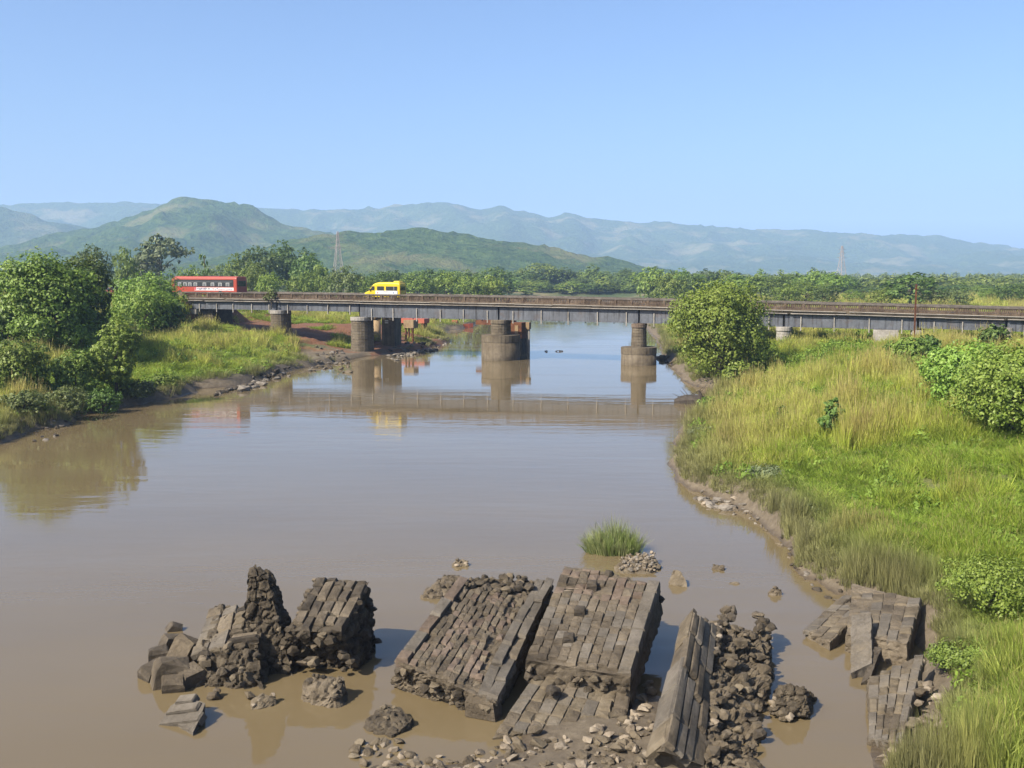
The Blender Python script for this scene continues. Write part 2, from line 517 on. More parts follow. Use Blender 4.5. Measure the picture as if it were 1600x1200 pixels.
def water_mat():
    m, nt, out = nmat('river_water')
    geo = nd(nt, 'ShaderNodeNewGeometry')
    pos = geo.outputs['Position']
    ln = nt.nodes.new('ShaderNodeVectorMath'); ln.operation = 'LENGTH'; nt.links.new(pos, ln.inputs[0])
    big = noise_tex(nt, vmul(nt, pos, (1, 1.6, 1)), 0.06, 4, 0.5)
    col = ramp(nt, big, [(0.3, (0.186, 0.14, 0.074)), (0.7, (0.214, 0.164, 0.09))])
    w1 = noise_tex(nt, vmul(nt, pos, (0.5, 1.0, 1)), 1.6, 3, 0.5)
    w2 = noise_tex(nt, vmul(nt, pos, (0.25, 1.0, 1)), 0.5, 2, 0.5)
    patch = noise_tex(nt, vmul(nt, pos, (0.35, 1.0, 1)), 0.05, 4, 0.6)
    amp = mapr(nt, patch, 0.38, 0.64, 0.12, 1.0)
    # calmer towards the bridge, a riffle band in front of it
    sep = nt.nodes.new('ShaderNodeSeparateXYZ'); nt.links.new(pos, sep.inputs[0])
    calm = mapr(nt, sep.outputs[1], 90, 120, 1.0, 0.13)
    amp = math_n(nt, 'MULTIPLY', amp, calm)
    hgt = math_n(nt, 'ADD', math_n(nt, 'MULTIPLY', w1, 0.35), w2)
    b = nt.nodes.new('ShaderNodeBsdfPrincipled')
    nt.links.new(col, b.inputs['Base Color'])
    slick = noise_tex(nt, vmul(nt, pos, (0.12, 0.6, 1)), 0.35, 5, 0.65)
    nt.links.new(mapr(nt, slick, 0.4, 0.68, 0.02, 0.11), b.inputs['Roughness'])
    b.inputs['IOR'].default_value = 1.333
    bu = nt.nodes.new('ShaderNodeBump')
    bu.inputs['Distance'].default_value = 0.03
    nt.links.new(amp, bu.inputs['Strength'])
    nt.links.new(hgt, bu.inputs['Height'])
    nt.links.new(bu.outputs[0], b.inputs['Normal'])
    nt.links.new(b.outputs[0], out.inputs['Surface'])
    return m

wm = mesh_np('river', np.array([(-700, -200, 0), (1200, -200, 0), (1200, 700, 0), (-700, 700, 0)], float), np.array([[0, 1, 2, 3]]), water_mat())
river = link(bpy.data.objects.new('river', wm))
tag(river, 'calm muddy brown river reflecting the sky and bridge', None, kind='structure')

# ------------------------------------------------------------------ hills
def hill_mat(name, c0, c1, c2, patch):
    patch = tuple(x * AL for x in patch)
    m, nt, out = nmat(name)
    geo = nd(nt, 'ShaderNodeNewGeometry')
    pos = geo.outputs['Position']
    n1 = noise_tex(nt, pos, 0.09, 6, 0.7)
    n2 = noise_tex(nt, pos, 0.006, 6, 0.6)
    col = ramp(nt, n1, [(0.3, c0), (0.5, c1), (0.72, c2)])
    col = mixc(nt, mapr(nt, n2, 0.52, 0.62, 0.0, 0.8), col, mixc(nt, mapr(nt, n1, 0.3, 0.7, 0, 0.6), patch, col))
    finish(nt, out, col, 0.95, n1, 1.0, 14.0, 0.05)
    return m

def hill(name, label, D, W, prof, mat, step, rough, seed):
    us = np.array([p[0] for p in prof], float); vs = np.array([p[1] for p in prof], float)
    x0, x1 = (us[0] - 800) / FPX * D, (us[-1] - 800) / FPX * D
    xs = np.arange(x0, x1, step); ys = np.arange(-W, W * 0.6, step * 0.9)
    X, Y = np.meshgrid(xs, ys)
    crest_off = 0.18 * W * (fbm(X / (W * 0.9), X * 0 + seed, 3, seed) - 0.5)
    q = (Y - crest_off) / W
    H = CH + (HOR - np.interp(800 + FPX * X / D, us, vs)) / FPX * D
    shp = np.where(q < 0, np.clip(1 - np.abs(q) ** 1.25, 0, 1), np.clip(1 - (q / 0.55) ** 2, 0, 1))
    rid = np.abs(fbm(X / (W * 0.33), Y / (W * 0.5), 4, seed + 3) - 0.5) * 2
    cut = np.clip(np.abs(q) * 2.2, 0, 1) * np.clip((1 - np.abs(q)) * 2.5, 0, 1)
    h = H * shp * (1 - 1.0 * cut * (0.5 - rid)) 
    h = h + (fbm(X / (rough * 2.2), Y / (rough * 2.2), 2, seed + 9) - 0.5) * rough * np.clip(h / 20, 0, 1)
    h = h + (vnoise(X / step / 1.3, Y / step / 1.3, seed + 20) - 0.5) * rough * 0.5 * np.clip(h / 20, 0, 1) - 4
    ny_, nx_ = X.shape
    idx = np.arange(nx_ * ny_).reshape(ny_, nx_)
    q4 = np.stack([idx[:-1, :-1].ravel(), idx[:-1, 1:].ravel(), idx[1:, 1:].ravel(), idx[1:, :-1].ravel()], 1)
    me = mesh_np(name, np.stack([X.ravel(), (Y + D).ravel(), h.ravel()], 1), q4, mat, True)
    return tag(link(bpy.data.objects.new(name, me)), label, None, kind='structure')

HG = hill_mat('hill_green', (0.024, 0.06, 0.012), (0.085, 0.15, 0.034), (0.18, 0.25, 0.065), (0.34, 0.31, 0.13))
HF = hill_mat('hill_far', (0.04, 0.075, 0.024), (0.09, 0.14, 0.045), (0.16, 0.21, 0.08), (0.36, 0.32, 0.17))
hill('hills', 'low wooded hill in front of the ranges, behind the middle of the bridge', 1350, 420,
     [(120, 445), (220, 425), (330, 404), (420, 384), (500, 362), (560, 361), (620, 355), (650, 352), (700, 358), (760, 365), (800, 373), (850, 381),
      (900, 389), (960, 402), (1000, 412), (1050, 421), (1100, 430), (1180, 440), (1260, 446)], HG, 6.5, 8.5, 2)
hill('hills', 'domed wooded hill rising on the left', 2150, 700,
     [(-700, 360), (-400, 380), (-200, 395), (-60, 402), (40, 392), (120, 366), (200, 341), (250, 323), (275, 311), (300, 305), (330, 307), (348, 314), (370, 314),
      (400, 321), (420, 336), (445, 346), (480, 353), (530, 366), (600, 380), (700, 400), (800, 425), (900, 445)], HG, 9, 14, 14)
hill('hills', 'hazy shoulder of a hill at the far left', 3000, 800,
     [(-900, 330), (-600, 315), (-300, 325), (-120, 318), (0, 322), (40, 330), (90, 345), (140, 356), (220, 372), (330, 392), (500, 425), (600, 446)], HF, 13, 14, 25)
hill('hills', 'long pale blue ridge along the horizon', 4300, 1300,
     [(-1300, 340), (-900, 325), (-500, 330), (-200, 322), (0, 321), (60, 318), (190, 316), (250, 318), (420, 325), (500, 328), (600, 326), (650, 321), (700, 320), (740, 326), (762, 330),
      (775, 325), (790, 323), (812, 333), (860, 340), (885, 333), (912, 341), (1000, 347), (1060, 349), (1100, 356), (1180, 360), (1250, 358), (1300, 366),
      (1370, 367), (1450, 367), (1480, 374), (1540, 379), (1600, 388), (1700, 398), (1900, 405), (2300, 420), (2700, 430)], HF, 20, 20, 33)
# ------------------------------------------------------------------ the road bridge
bx0, by0 = B2W(0, 0)
bridge = thing('road_bridge', 'long low girder road bridge on stone piers with balustraded parapets', 'bridge', (bx0, by0, 0), -BA)

def stadium(t, s0, s1, w, z, n=9):
    r = w / 2
    pts = []
    for i in range(n + 1):
        a = math.pi + math.pi * i / n
        pts.append((t + r * math.cos(a), s0 + r + r * math.sin(a), z))
    for i in range(n + 1):
        a = math.pi * i / n
        pts.append((t + r * math.cos(a), s1 - r + r * math.sin(a), z))
    return pts

def stack(mb, t, s0, s1, w0, w1, z0, z1, course=0.36, joint=0.035):
    secs = []
    n = max(1, round((z1 - z0) / course))
    for i in range(n):
        for f, dd in ((0.0, joint), (0.10, 0.0), (0.9, 0.0), (0.999, joint)):
            z = z0 + (z1 - z0) * (i + f) / n
            w = w0 + (w1 - w0) * (z - z0) / (z1 - z0) - 2 * dd
            secs.append(stadium(t, s0 + dd + (w0 - w) * 0.25, s1 - dd, w, z))
    mb.loft(secs)

def pier(t, w0, w1, z0, z1, drum=None, mat='pier_stone', capmat='pale_concrete', s0=0.0, s1=6.8, cap=0.5, label=None):
    mb = MB(); stack(mb, t, s0, s1, w0, w1, z0, z1 - cap)
    p = mb.build('pier', MATS[mat], bridge)
    mb = MB(); stack(mb, t, s0 - 0.06, s1 + 0.06, w1 + 0.14, w1 + 0.1, z1 - cap + 0.002, z1, course=1.0, joint=0.02)
    mb.build('pier_cap', MATS[capmat], p)
    if drum:
        dw, dz, zrim = drum
        mb = MB()
        mb.loft([stadium(t, s0 - 1.2, max(s1 + 1.2, s0 - 1.1 + dw), dw + 0.16, -1.8, 14), stadium(t, s0 - 1.2, max(s1 + 1.2, s0 - 1.1 + dw), dw + 0.06, zrim - 0.002, 14)])
        d = mb.build('caisson', MATS['drum_concrete'], p, True)
        d.data.polygons.foreach_set('use_smooth', [len(f.vertices) == 4 for f in d.data.polygons])
        mb = MB()
        mb.loft([stadium(t, s0 - 1.24, max(s1 + 1.24, s0 - 1.06 + dw), dw + 0.14, zrim, 14), stadium(t, s0 - 1.24, max(s1 + 1.24, s0 - 1.06 + dw), dw + 0.12, dz, 14)])
        mb.build('caisson_rim', MATS['drum_concrete'], p)
    if label: p['label'] = label
    return p

TP0, TP1, TP2, TP3, TP4, TP5, TP6 = -14.3, -0.9, 19.9, 38.7, 56.2, 70.9, 79.9
TEND = 104.0
TAB = -29.3
def zgd(t): return 5.278 - 0.0019 * t - 6.0e-5 * t * t       # underside of the deep girders
pier(TP0, 2.5, 2.3, -0.5, 6.03, s0=-0.1, s1=3.3)
pier(TP1, 3.0, 2.7, -1.5, zgd(TP1), s0=-0.3, s1=3.3)
pier(TP2, 2.5, 2.3, 2.9, zgd(TP2), drum=(4.7, 3.25, 2.35), s0=-0.1, capmat='drum_concrete', s1=3.0)
pier(TP3, 1.95, 1.72, 1.7, zgd(TP3) - 0.05, drum=(4.25, 2.15, 1.35), s0=-0.2, capmat='masonry_brown', s1=1.9)
pier(TP4, 1.9, 1.7, 0.5, zgd(TP4), s0=0.0, s1=2.2, mat='pale_concrete')
pier(TP5, 1.5, 1.4, 0.5, zgd(TP5), s0=0.6, mat='drum_concrete')
pier(TP6, 1.4, 1.3, 1.0, 5.3, s0=0.2, mat='pale_concrete')
pier(92.0, 1.4, 1.3, 1.0, 5.2, s0=0.2, mat='pale_concrete')
mb = MB(); mb.box(66.2, 68.9, 0.25, 1.6, 0.5, zgd(68) - 0.02); mb.build('bearing_block', MATS['pale_concrete'], bridge)
# left abutment
ab = MB(); ab.box(TAB - 3.6, TAB - 0.6, 0.9, 6.6, -0.5, zdeck(TAB) - 0.5); ab.box(TAB - 0.6, TAB + 3.2, 1.6, 6.2, -0.5, 6.05)
abo = ab.build('abutment', MATS['masonry_dark'], bridge)
mb = MB(); mb.box(TAB - 0.55, TAB - 0.1, 0.35, 1.5, 5.4, 7.3); mb.build('abutment_pillar', MATS['pale_concrete'], abo)
mb = MB(); mb.box(TAB - 0.1, TAB + 1.1, 0.45, 1.5, 5.3, 6.0); mb.build('bearing_block', MATS['pale_concrete'], abo)
mb = MB(); mb.box(TEND - 1, TEND + 3, 0.9, 6.6, -0.5, 6.0); mb.build('abutment', MATS['masonry_dark'], bridge)

# spans: deck slab, kerb edge, girders
spans = [(TAB, TP0), (TP0, TP1), (TP1, TP2), (TP2, TP3), (TP3, TP4), (TP4, TP5), (TP5, TP6), (TP6, 92.0), (92.0, TEND)]
rng = random.Random(4)
def slab_piece(a, b, s0, s1, ztop, th0, g=0.03):
    return [(a + g, s0, ztop(a) - th0), (b - g, s0, ztop(b) - th0), (b - g, s1, ztop(b) - th0), (a + g, s1, ztop(a) - th0),
            (a + g, s0, ztop(a)), (b - g, s0, ztop(b)), (b - g, s1, ztop(b)), (a + g, s1, ztop(a))]
for k, (a, b) in enumerate(spans):
    deep = 2 <= k <= 5
    mb = MB(); mb.hexa(slab_piece(a, b, 0.28, 6.7, zdeck, 0.3))
    mb.hexa(slab_piece(a, b, 0.42, 6.6, lambda t: zdeck(t) - 0.302, 0.19))
    deck = mb.build('deck_slab', MATS['drum_concrete'], bridge)
    mb = MB(); mb.hexa(slab_piece(a, b, 1.0, 6.0, lambda t: zdeck(t) + 0.06, 0.055)); mb.build('carriageway', MATS['asphalt'], deck)
    for gi, s in enumerate((0.75, 3.4, 6.0)):
        zb = zgd if deep else (lambda t: 6.06 - 0.004 * (t + 20)) if k < 2 else (lambda t: zdeck(t) - 1.72)
        mb = MB()
        g = 0.12
        zt = lambda t: zdeck(t) - 0.495
        for (o0, o1, top, bot) in ((0, 0.3, zt, lambda t: zb(t) + 0.16), (-0.06, 0.36, lambda t: zb(t) + 0.158, zb)):
            mb.hexa([(a + g, s + o0, bot(a)), (b - g, s + o0, bot(b)), (b - g, s + o1, bot(b)), (a + g, s + o1, bot(a)),
                     (a + g, s + o0, top(a)), (b - g, s + o0, top(b)), (b - g, s + o1, top(b)), (a + g, s + o1, top(a))])
        gd = mb.build('girder', MATS['girder_paint'], bridge)
        if gi == 0:
            # pale angle posts on the face, reaching below the girder
            px = 3.15 if deep else 3.0
            n = max(2, int((b - a) / px))
            for i in range(n):
                t = a + (b - a) * (i + 0.55) / n + rng.uniform(-0.15, 0.15)
                ln = (1.25 if deep else 0.85) + rng.uniform(-0.1, 0.1)
                mb = MB(); mb.box(t - 0.06, t + 0.06, s - 0.17, s - 0.065, zb(t) - 0.42, zb(t) + ln)
                mb.build('hanger_post', MATS['pale_concrete'], gd)
                if not (k < 1):
                    mb = MB(); mb.box(t + 0.95, t + 1.05, 4.5, 4.6, zb(t) - 0.35, zb(t) + 0.2); mb.build('drain_pipe', MATS['black_trim'], gd)
for tp in (TP1, TP2, TP3, TP4, TP5):
    mb = MB(); mb.box(tp - .35, tp + .35, 1.3, 5.8, zgd(tp) + .01, zgd(tp) + 1.3); mb.build('crosshead', MATS['drum_concrete'], bridge)
# conduits along the deck edge
for (ds, dz, r) in ((0.2, -0.12, 0.05), (0.3, -0.45, 0.055)):
    t = TAB - 4
    prev = None
    while t < TEND - 3:
        L = rng.uniform(4.5, 7.5)
        e = min(t + L, TEND)
        z0 = zdeck(t) + dz + rng.uniform(-0.03, 0.03); z1 = zdeck(e) + dz + rng.uniform(-0.03, 0.03)
        mb = MB(); mb.tube((t, ds - 0.0, z0), (e, ds, z1), r, r, 6); mb.build('conduit', MATS['pipe_paint'], bridge)
        t = e + (0.02 if rng.random() < 0.8 else 0.4)

# parapet panels: one mesh per kind shared between all panels
def panel_mesh(L, seed):
    r = random.Random(seed)
    mb = MB()
    mb.box(0, L, -0.11, 0.11, 0.0, 0.16)
    mb.box(0, L, -0.10, 0.10, 0.60, 0.70)
    nb = 8
    for i in range(nb):
        c = 0.27 + (L - 0.3) * (i + 0.5) / nb
        w = 0.058 + r.uniform(-0.008, 0.01)
        if r.random() < 0.04: continue
        prof = [(0.16, w), (0.24, w * 1.25), (0.34, w * 0.85), (0.5, w * 0.7), (0.6, w)]
        mb.loft([[(c - q, -q * 0.8, z), (c + q, -q * 0.8, z), (c + q, q * 0.8, z), (c - q, q * 0.8, z)] for z, q in prof])
    return mb
PL = 2.06
protos = []
for k in range(5):
    o = panel_mesh(PL, k).build('parapet_panel', MATS['parapet_stone'], bridge)
    mb = MB(); mb.box(0.0, 0.26, -0.145, 0.145, 0.002, 0.80)
    po = mb.build('parapet_post', MATS['parapet_stone'], o)
    mb = MB(); mb.box(-0.0, PL, -0.17, 0.17, 0.705, 0.86)
    co = mb.build('coping', MATS['coping'], o)
    co.location.z = 0.0
    protos.append((o, po, co))
npan = int((TEND - TAB + 2) / PL)
cnt = 0
for side in (0, 1):
    for i in range(npan):
        t = TAB - 1.0 + i * PL
        if t > TEND: break
        pr = protos[rng.randrange(5)]
        if cnt < 5: pr = protos[cnt]; o, po, co = pr
        else:
            o = pr[0].copy(); link(o, bridge)
            po = pr[1].copy(); link(po, o); co = pr[2].copy(); link(co, o)
        s = 0.5 if side == 0 else 6.45
        jit = rng.uniform(-0.012, 0.012)
        o.location = (t, s + jit, zdeck(t) + 0.002 + rng.uniform(-0.015, 0.01))
        o.rotation_euler = (0, math.atan2(zdeck(t) - zdeck(t + PL), PL), rng.uniform(-0.004, 0.004))
        cnt += 1
mb = MB(); mb.box(TAB - 3.8, TAB - 1.05, 0.38, 0.62, zdeck(TAB) - 0.2, zpar(TAB) - 0.03); mb.build('wing_wall', MATS['masonry_brown'], bridge)

# approach road on the embankment
rd = MB()
tt = np.linspace(TAB - 0.2, -420, 24)
for a, b in zip(tt[:-1], tt[1:]):
    za, zb_ = zdeck(max(a, -60)) - 0.02, zdeck(max(b, -60)) - 0.02
    rd.hexa([(*B2W(b, 1.0), zb_ - 0.2), (*B2W(a, 1.0), za - 0.2), (*B2W(a, 6.0), za - 0.2), (*B2W(b, 6.0), zb_ - 0.2),
             (*B2W(b, 1.0), zb_), (*B2W(a, 1.0), za), (*B2W(a, 6.0), za), (*B2W(b, 6.0), zb_)])
tag(rd.build('road', MATS['asphalt']), 'asphalt approach road on the left embankment', None, kind='structure')

# ------------------------------------------------------------------ vehicles
def rrect(x, y0, y1, z0, z1, r, n=3):
    """rounded rectangle loop in the YZ plane at x"""
    pts = []
    for (cy, cz, a0) in ((y1 - r, z0 + r * 0.4, -90), (y1 - r, z1 - r, 0), (y0 + r, z1 - r, 90), (y0 + r, z0 + r * 0.4, 180)):
        rz = r if a0 in (0, 90) else r * 0.4
        for i in range(n + 1):
            a = math.radians(a0 + 90 * i / n)
            pts.append((x, cy + r * math.cos(a), cz + rz * math.sin(a)))
    return pts

def wheel(parent, x, y, r, w, side):
    mb = MB(); mb.tube((x, y - w / 2, r), (x, y + w / 2, r), r, r, 20)
    ty = mb.build('wheel', MATS['tyre'], parent)
    mb = MB(); yo = y + side * (w / 2 + 0.012)
    mb.tube((x, yo - 0.02 * side - 0.001, r), (x, yo, r), r * 0.58, r * 0.5, 14); mb.tube((x, yo, r), (x, yo + 0.03 * side, r), r * 0.2, r * 0.16, 8)
    mb.build('rim', MATS['rim'], ty)

def on_deck(u0, u1, s):
    """deck position between two sight columns: centre t and length of the vehicle"""
    z = 8.5
    a, b = t_at(u0, s, z), t_at(u1, s, z)
    return (a + b) / 2, b - a

def vehicle(name, label, cat, t, s, zoff=0.065):
    x, y = B2W(t, s)
    zz = zdeck(t) + zoff if t > TAB else zdeck(max(t, -60)) - 0.015
    o = thing(name, label, cat, (x, y, zz), -BA)
    slope = math.atan2(zdeck(t - 1) - zdeck(t + 1), 2)
    o.rotation_euler = (0, slope, -BA)
    return o

# --- red bus, heading left (front at -x), camera side is -y
tb, Lb = on_deck(268, 370, 1.15)
bus = vehicle('red_bus', 'red bus with a pale roof and a white advert strip, left of the yellow van', 'bus', tb, 2.4)
hw, HB = 1.25, 3.05
x0, x1 = -Lb / 2, Lb / 2
mb = MB()
mb.loft([rrect(x0, -hw + .12, hw - .12, .45, HB - .55, .2), rrect(x0 + .1, -hw + .04, hw - .04, .38, HB - .32, .28),
         rrect(x0 + .45, -hw, hw, .36, HB - .08, .3), rrect(x0 + .9, -hw, hw, .36, HB - .02, .3), rrect(x1 - .3, -hw, hw, .36, HB - .02, .3),
         rrect(x1 - .05, -hw + .02, hw - .02, .38, HB - .06, .3), rrect(x1, -hw + .06, hw - .06, .42, HB - .12, .3)])
body = mb.build('body', MATS['bus_red'], bus)
mb = MB()
mb.loft([[(x, -hw * .995 - .01, HB - .36), (x, -hw * .9, HB - .12), (x, -hw * .6, HB + .0), (x, hw * .6, HB + .0), (x, hw * .9, HB - .12), (x, hw + .01, HB - .36),
          (x, hw * .8, HB - .38), (x, -hw * .8, HB - .38)] for x in (x0 + .42, x1 - .12)])
mb.build('roof', MATS['bus_roof'], bus)
mb = MB(); mb.box(x0 + 6.2, x0 + 8.1, -.5, .5, HB, HB + .1); mb.build('roof_hatch', MATS['black_trim'], bus)
# window band, panes and pale frames on both sides
for sd in (-1, 1):
    y = sd * (hw + .012)
    ya, yb_ = sorted((y, y - sd * .05))
    mb = MB(); mb.box(x0 + .55, x1 - .55, ya, yb_, 1.52, 2.56)
    band = mb.build('window_band', MATS['glass'], bus)
    y2 = sd * (hw + .02)
    n = 9
    fr = [.08, .175, .26, .36, .52, .66, .79, .92]
    for q in fr:
        c = x0 + .75 + (Lb - 1.5) * q
        w, z_a, z_b, th = .3, 1.62, 2.12, .07
        f = MB()
        ya, yb_ = sorted((y2, y2 + sd * .03))
        f.box(c - w, c + w, ya, yb_, z_b - th, z_b); f.box(c - w, c - w + th, ya, yb_, z_a, z_b - th - .001); f.box(c + w - th, c + w, ya, yb_, z_a, z_b - th - .001)
        wi = f.build('window', MATS['frame_pale'], bus)
        p = MB(); ya, yb_ = sorted((y2 - sd * .005, y2 + sd * .012)); p.box(c - w + th, c + w - th, ya, yb_, z_a, z_b - th - .003); p.build('pane', MATS['glass_grey'], wi)
    f = MB(); ya, yb_ = sorted((y2, y2 + sd * .02)); f.box(x0 + .75, x1 - .75, ya, yb_, 2.2, 2.27); f.build('window_rail', MATS['glass_grey'], bus)
    # advert strip with its printed marks
    y3 = sd * (hw + .006); ya, yb_ = sorted((y3, y3 - sd * .02))
    bx_a, bx_b = x0 + Lb * .36, x0 + Lb * .955
    ad = MB(); ad.box(bx_a, bx_b, ya, yb_, .98, 1.42); ad = ad.build('advert_strip', MATS['white_paint'], bus)
    if sd < 0:
        r = random.Random(8)
        def mark(xa, xb, za, zb, m):
            q = MB(); q.box(xa, xb, y3 - .012, y3 - .002, za, zb); q.build('printed_mark', MATS[m], ad)
        mark(bx_a + .02, bx_a + .3, 1.05, 1.42, 'ink_red')
        c = bx_a + .42
        while c < bx_a + 2.3:
            w = r.uniform(.09, .2)
            mark(c, c + w, 1.05 + r.uniform(0, .12), 1.3 + r.uniform(0, .1), r.choice(['ink_purple', 'ink_purple', 'ink_red', 'ink_dark'])); c += w + r.uniform(.06, .12)
        mark(bx_a + 2.5, bx_a + 2.72, 1.15, 1.33, 'ink_dark')
        c = bx_a + 3.1
        while c < bx_b - .25:
            w = r.uniform(.1, .26)
            z = 1.05 + r.uniform(0, .16); mark(c, c + w, z, z + r.uniform(.07, .14), r.choice(['ink_red', 'ink_red', 'ink_purple'])); c += w + r.uniform(.07, .2)
    sl = MB(); ya, yb_ = sorted((sd * (hw + .004), sd * (hw - .02))); sl.box(x0 + 1.9, x1 - .25, ya, yb_, .5, .62); sl.build('sill_stripe', MATS['sill_orange'], bus)
for wx in (x0 + 1.55, x1 - 2.9):
    for sd in (-1, 1):
        wheel(bus, wx, sd * (hw - .12), .48, .3, sd)
mb = MB(); mb.box(x1 - .02, x1 + .02, -.95, .95, 1.6, 2.4); mb.build('rear_window', MATS['glass'], bus)
mb = MB(); mb.box(x1 - .02, x1 + .07, -1.15, 1.15, .42, .62); mb.build('bumper', MATS['black_trim'], bus)
mb = MB(); mb.box(x0 - .06, x0 + .06, -1.1, 1.1, .42, .66); mb.build('bumper', MATS['black_trim'], bus)
mb = MB(); mb.hexa([(x0 - .0, -1.0, 1.5), (x0 + .02, -1.0, 1.5), (x0 + .02, 1.0, 1.5), (x0 - .0, 1.0, 1.5), (x0 + .1, -.98, 2.45), (x0 + .2, -.98, 2.45), (x0 + .2, .98, 2.45), (x0 + .1, .98, 2.45)]); mb.build('windscreen', MATS['glass'], bus)
for sd in (-1, 1):
    mb = MB(); mb.tube((x0 - .02, sd * .9, .85), (x0 + .1, sd * .9, .85), .13, .13, 10); mb.build('headlight', MATS['lamp_glass'], bus)
    mb = MB(); mb.box(x1 - .02, x1 + .03, sd * 1.0 - .08, sd * 1.0 + .08, .85, 1.15); mb.build('tail_light', MATS['ink_red'], bus)

# --- yellow van
tv, Lv = on_deck(568.5, 624, 1.3)
van = vehicle('yellow_van', 'yellow high roof minibus with a white side panel crossing the bridge', 'van', tv, 2.3)
hw, HV = .98, 2.42
x0, x1 = -Lv / 2, Lv / 2
L = Lv
mb = MB()
def vs(x, zt, inset=0.0, z0=.32, r=.22): return rrect(x, -hw + inset, hw - inset, z0, zt, min(r, (zt - z0) * .4))
mb.loft([vs(x0, .82, .16, .42), vs(x0 + .08, .98, .08, .36), vs(x0 + .4, 1.1, .02), vs(x0 + .68, 1.22), vs(x0 + .78, 1.36), vs(x0 + 1.05, 1.75, .02), vs(x0 + 1.4, 2.12, .05), vs(x0 + 1.75, 2.3, .06), vs(x0 + 2.2, 2.38, .06),
         vs(x0 + 3.2, HV, .06), vs(x1 - .5, HV - .02, .06), vs(x1 - .12, HV - .07, .07), vs(x1, HV - .2, .12)])
vb = mb.build('body', MATS['van_yellow'], van)
mb = MB(); mb.loft([rrect(x, -.5 + d, .5 - d, HV - .06, HV + h, .08) for x, h, d in ((x1 - 1.25, .02, .06), (x1 - 1.1, .17, 0), (x1 - .35, .19, 0), (x1 - .2, .04, .06))]); mb.build('roof_unit', MATS['van_yellow'], van)
mb = MB(); mb.tube((x1 - .95, -.2, HV + .15), (x1 - .95, -.2, HV + .55), .012, .008, 5); mb.build('aerial', MATS['black_trim'], van)
for sd in (-1, 1):
    y = sd * (hw - .005); ya, yb_ = sorted((y, y - sd * .07))
    def pane(poly, name='window', m='glass'):
        vs_ = [(a, y, b) for a, b in poly] + [(a, y - sd * .09, b) for a, b in poly]
        n = len(poly)
        return MB().add(vs_, [tuple(range(n)), tuple(range(2 * n - 1, n - 1, -1))] + [(i, (i + 1) % n, n + (i + 1) % n, n + i) for i in range(n)]).build(name, MATS[m], van)
    pane([(x0 + .98, 1.3), (x0 + 1.62, 1.3), (x0 + 1.62, 1.84), (x0 + 1.25, 1.84)])
    pane([(x0 + L * .37, 1.3), (x0 + L * .56, 1.3), (x0 + L * .56, 1.84), (x0 + L * .37, 1.84)])
    w = pane([(x0 + L * .62, 1.3), (x0 + L * .93, 1.3), (x0 + L * .93, 1.84), (x0 + L * .62, 1.84)])
    m_ = MB(); ya2, yb2 = sorted((y + sd * .012, y)); m_.box(x0 + L * .84, x0 + L * .848, ya2, yb2, 1.3, 1.84); m_.build('window_bar', MATS['frame_pale'], w)
    p = MB(); ya, yb_ = sorted((sd * (hw + .006), sd * (hw - .03))); p.box(x0 + L * .325, x0 + L * .945, ya, yb_, .72, 1.26); pn = p.build('side_panel', MATS['white_paint'], van)
    if sd < 0:
        yy = -hw - .006
        for (a, b, c, d, m) in ((.375, .405, .86, 1.06, 'ink_red'), (.82, .85, .88, 1.08, 'ink_blue')):
            q = MB(); q.tube((x0 + L * (a + b) / 2, yy - .006, (c + d) / 2), (x0 + L * (a + b) / 2, yy + .004, (c + d) / 2), .1, .1, 10); q.build('emblem', MATS[m], pn)
        r = random.Random(3)
        for (za, zb, a, b) in ((1.12, 1.17, .55, .68), (.94, .98, .48, .78)):
            c = x0 + L * a
            while c < x0 + L * b:
                w_ = r.uniform(.05, .12); q = MB(); q.box(c, c + w_, yy - .006, yy + .004, za, zb); q.build('printed_mark', MATS['ink_dark'], pn); c += w_ + .04
    mm = MB(); mm.box(x0 + .9, x0 + 1.06, *sorted((sd * (hw + .05), sd * (hw + .17))), 1.25, 1.5); mm.build('mirror', MATS['black_trim'], van)
    mm = MB(); mm.box(x0 - .01, x0 + .12, *sorted((sd * .55, sd * .8)), .72, .88); mm.build('headlight', MATS['lamp_glass'], van)
    mm = MB(); mm.box(x1 - .04, x1 + .02, *sorted((sd * .74, sd * .85)), .8, 1.3); mm.build('tail_light', MATS['ink_red'], van)
    for wx in (x0 + .9, x1 - 1.25):
        wheel(van, wx, sd * (hw - .1), .36, .22, sd)
mb = MB(); mb.hexa([(x0 + .83, -.8, 1.42), (x0 + .9, -.8, 1.38), (x0 + .9, .8, 1.38), (x0 + .83, .8, 1.42), (x0 + 1.32, -.72, 2.07), (x0 + 1.4, -.72, 2.03), (x0 + 1.4, .72, 2.03), (x0 + 1.32, .72, 2.07)]); mb.build('windscreen', MATS['glass'], van)
mb = MB(); mb.box(x1 - .05, x1 + .012, -.7, .7, 1.3, 1.85); mb.build('rear_window', MATS['glass'], van)
mb = MB(); mb.box(x0 - .05, x0 + .1, -.85, .85, .36, .56); mb.build('bumper', MATS['black_trim'], van)

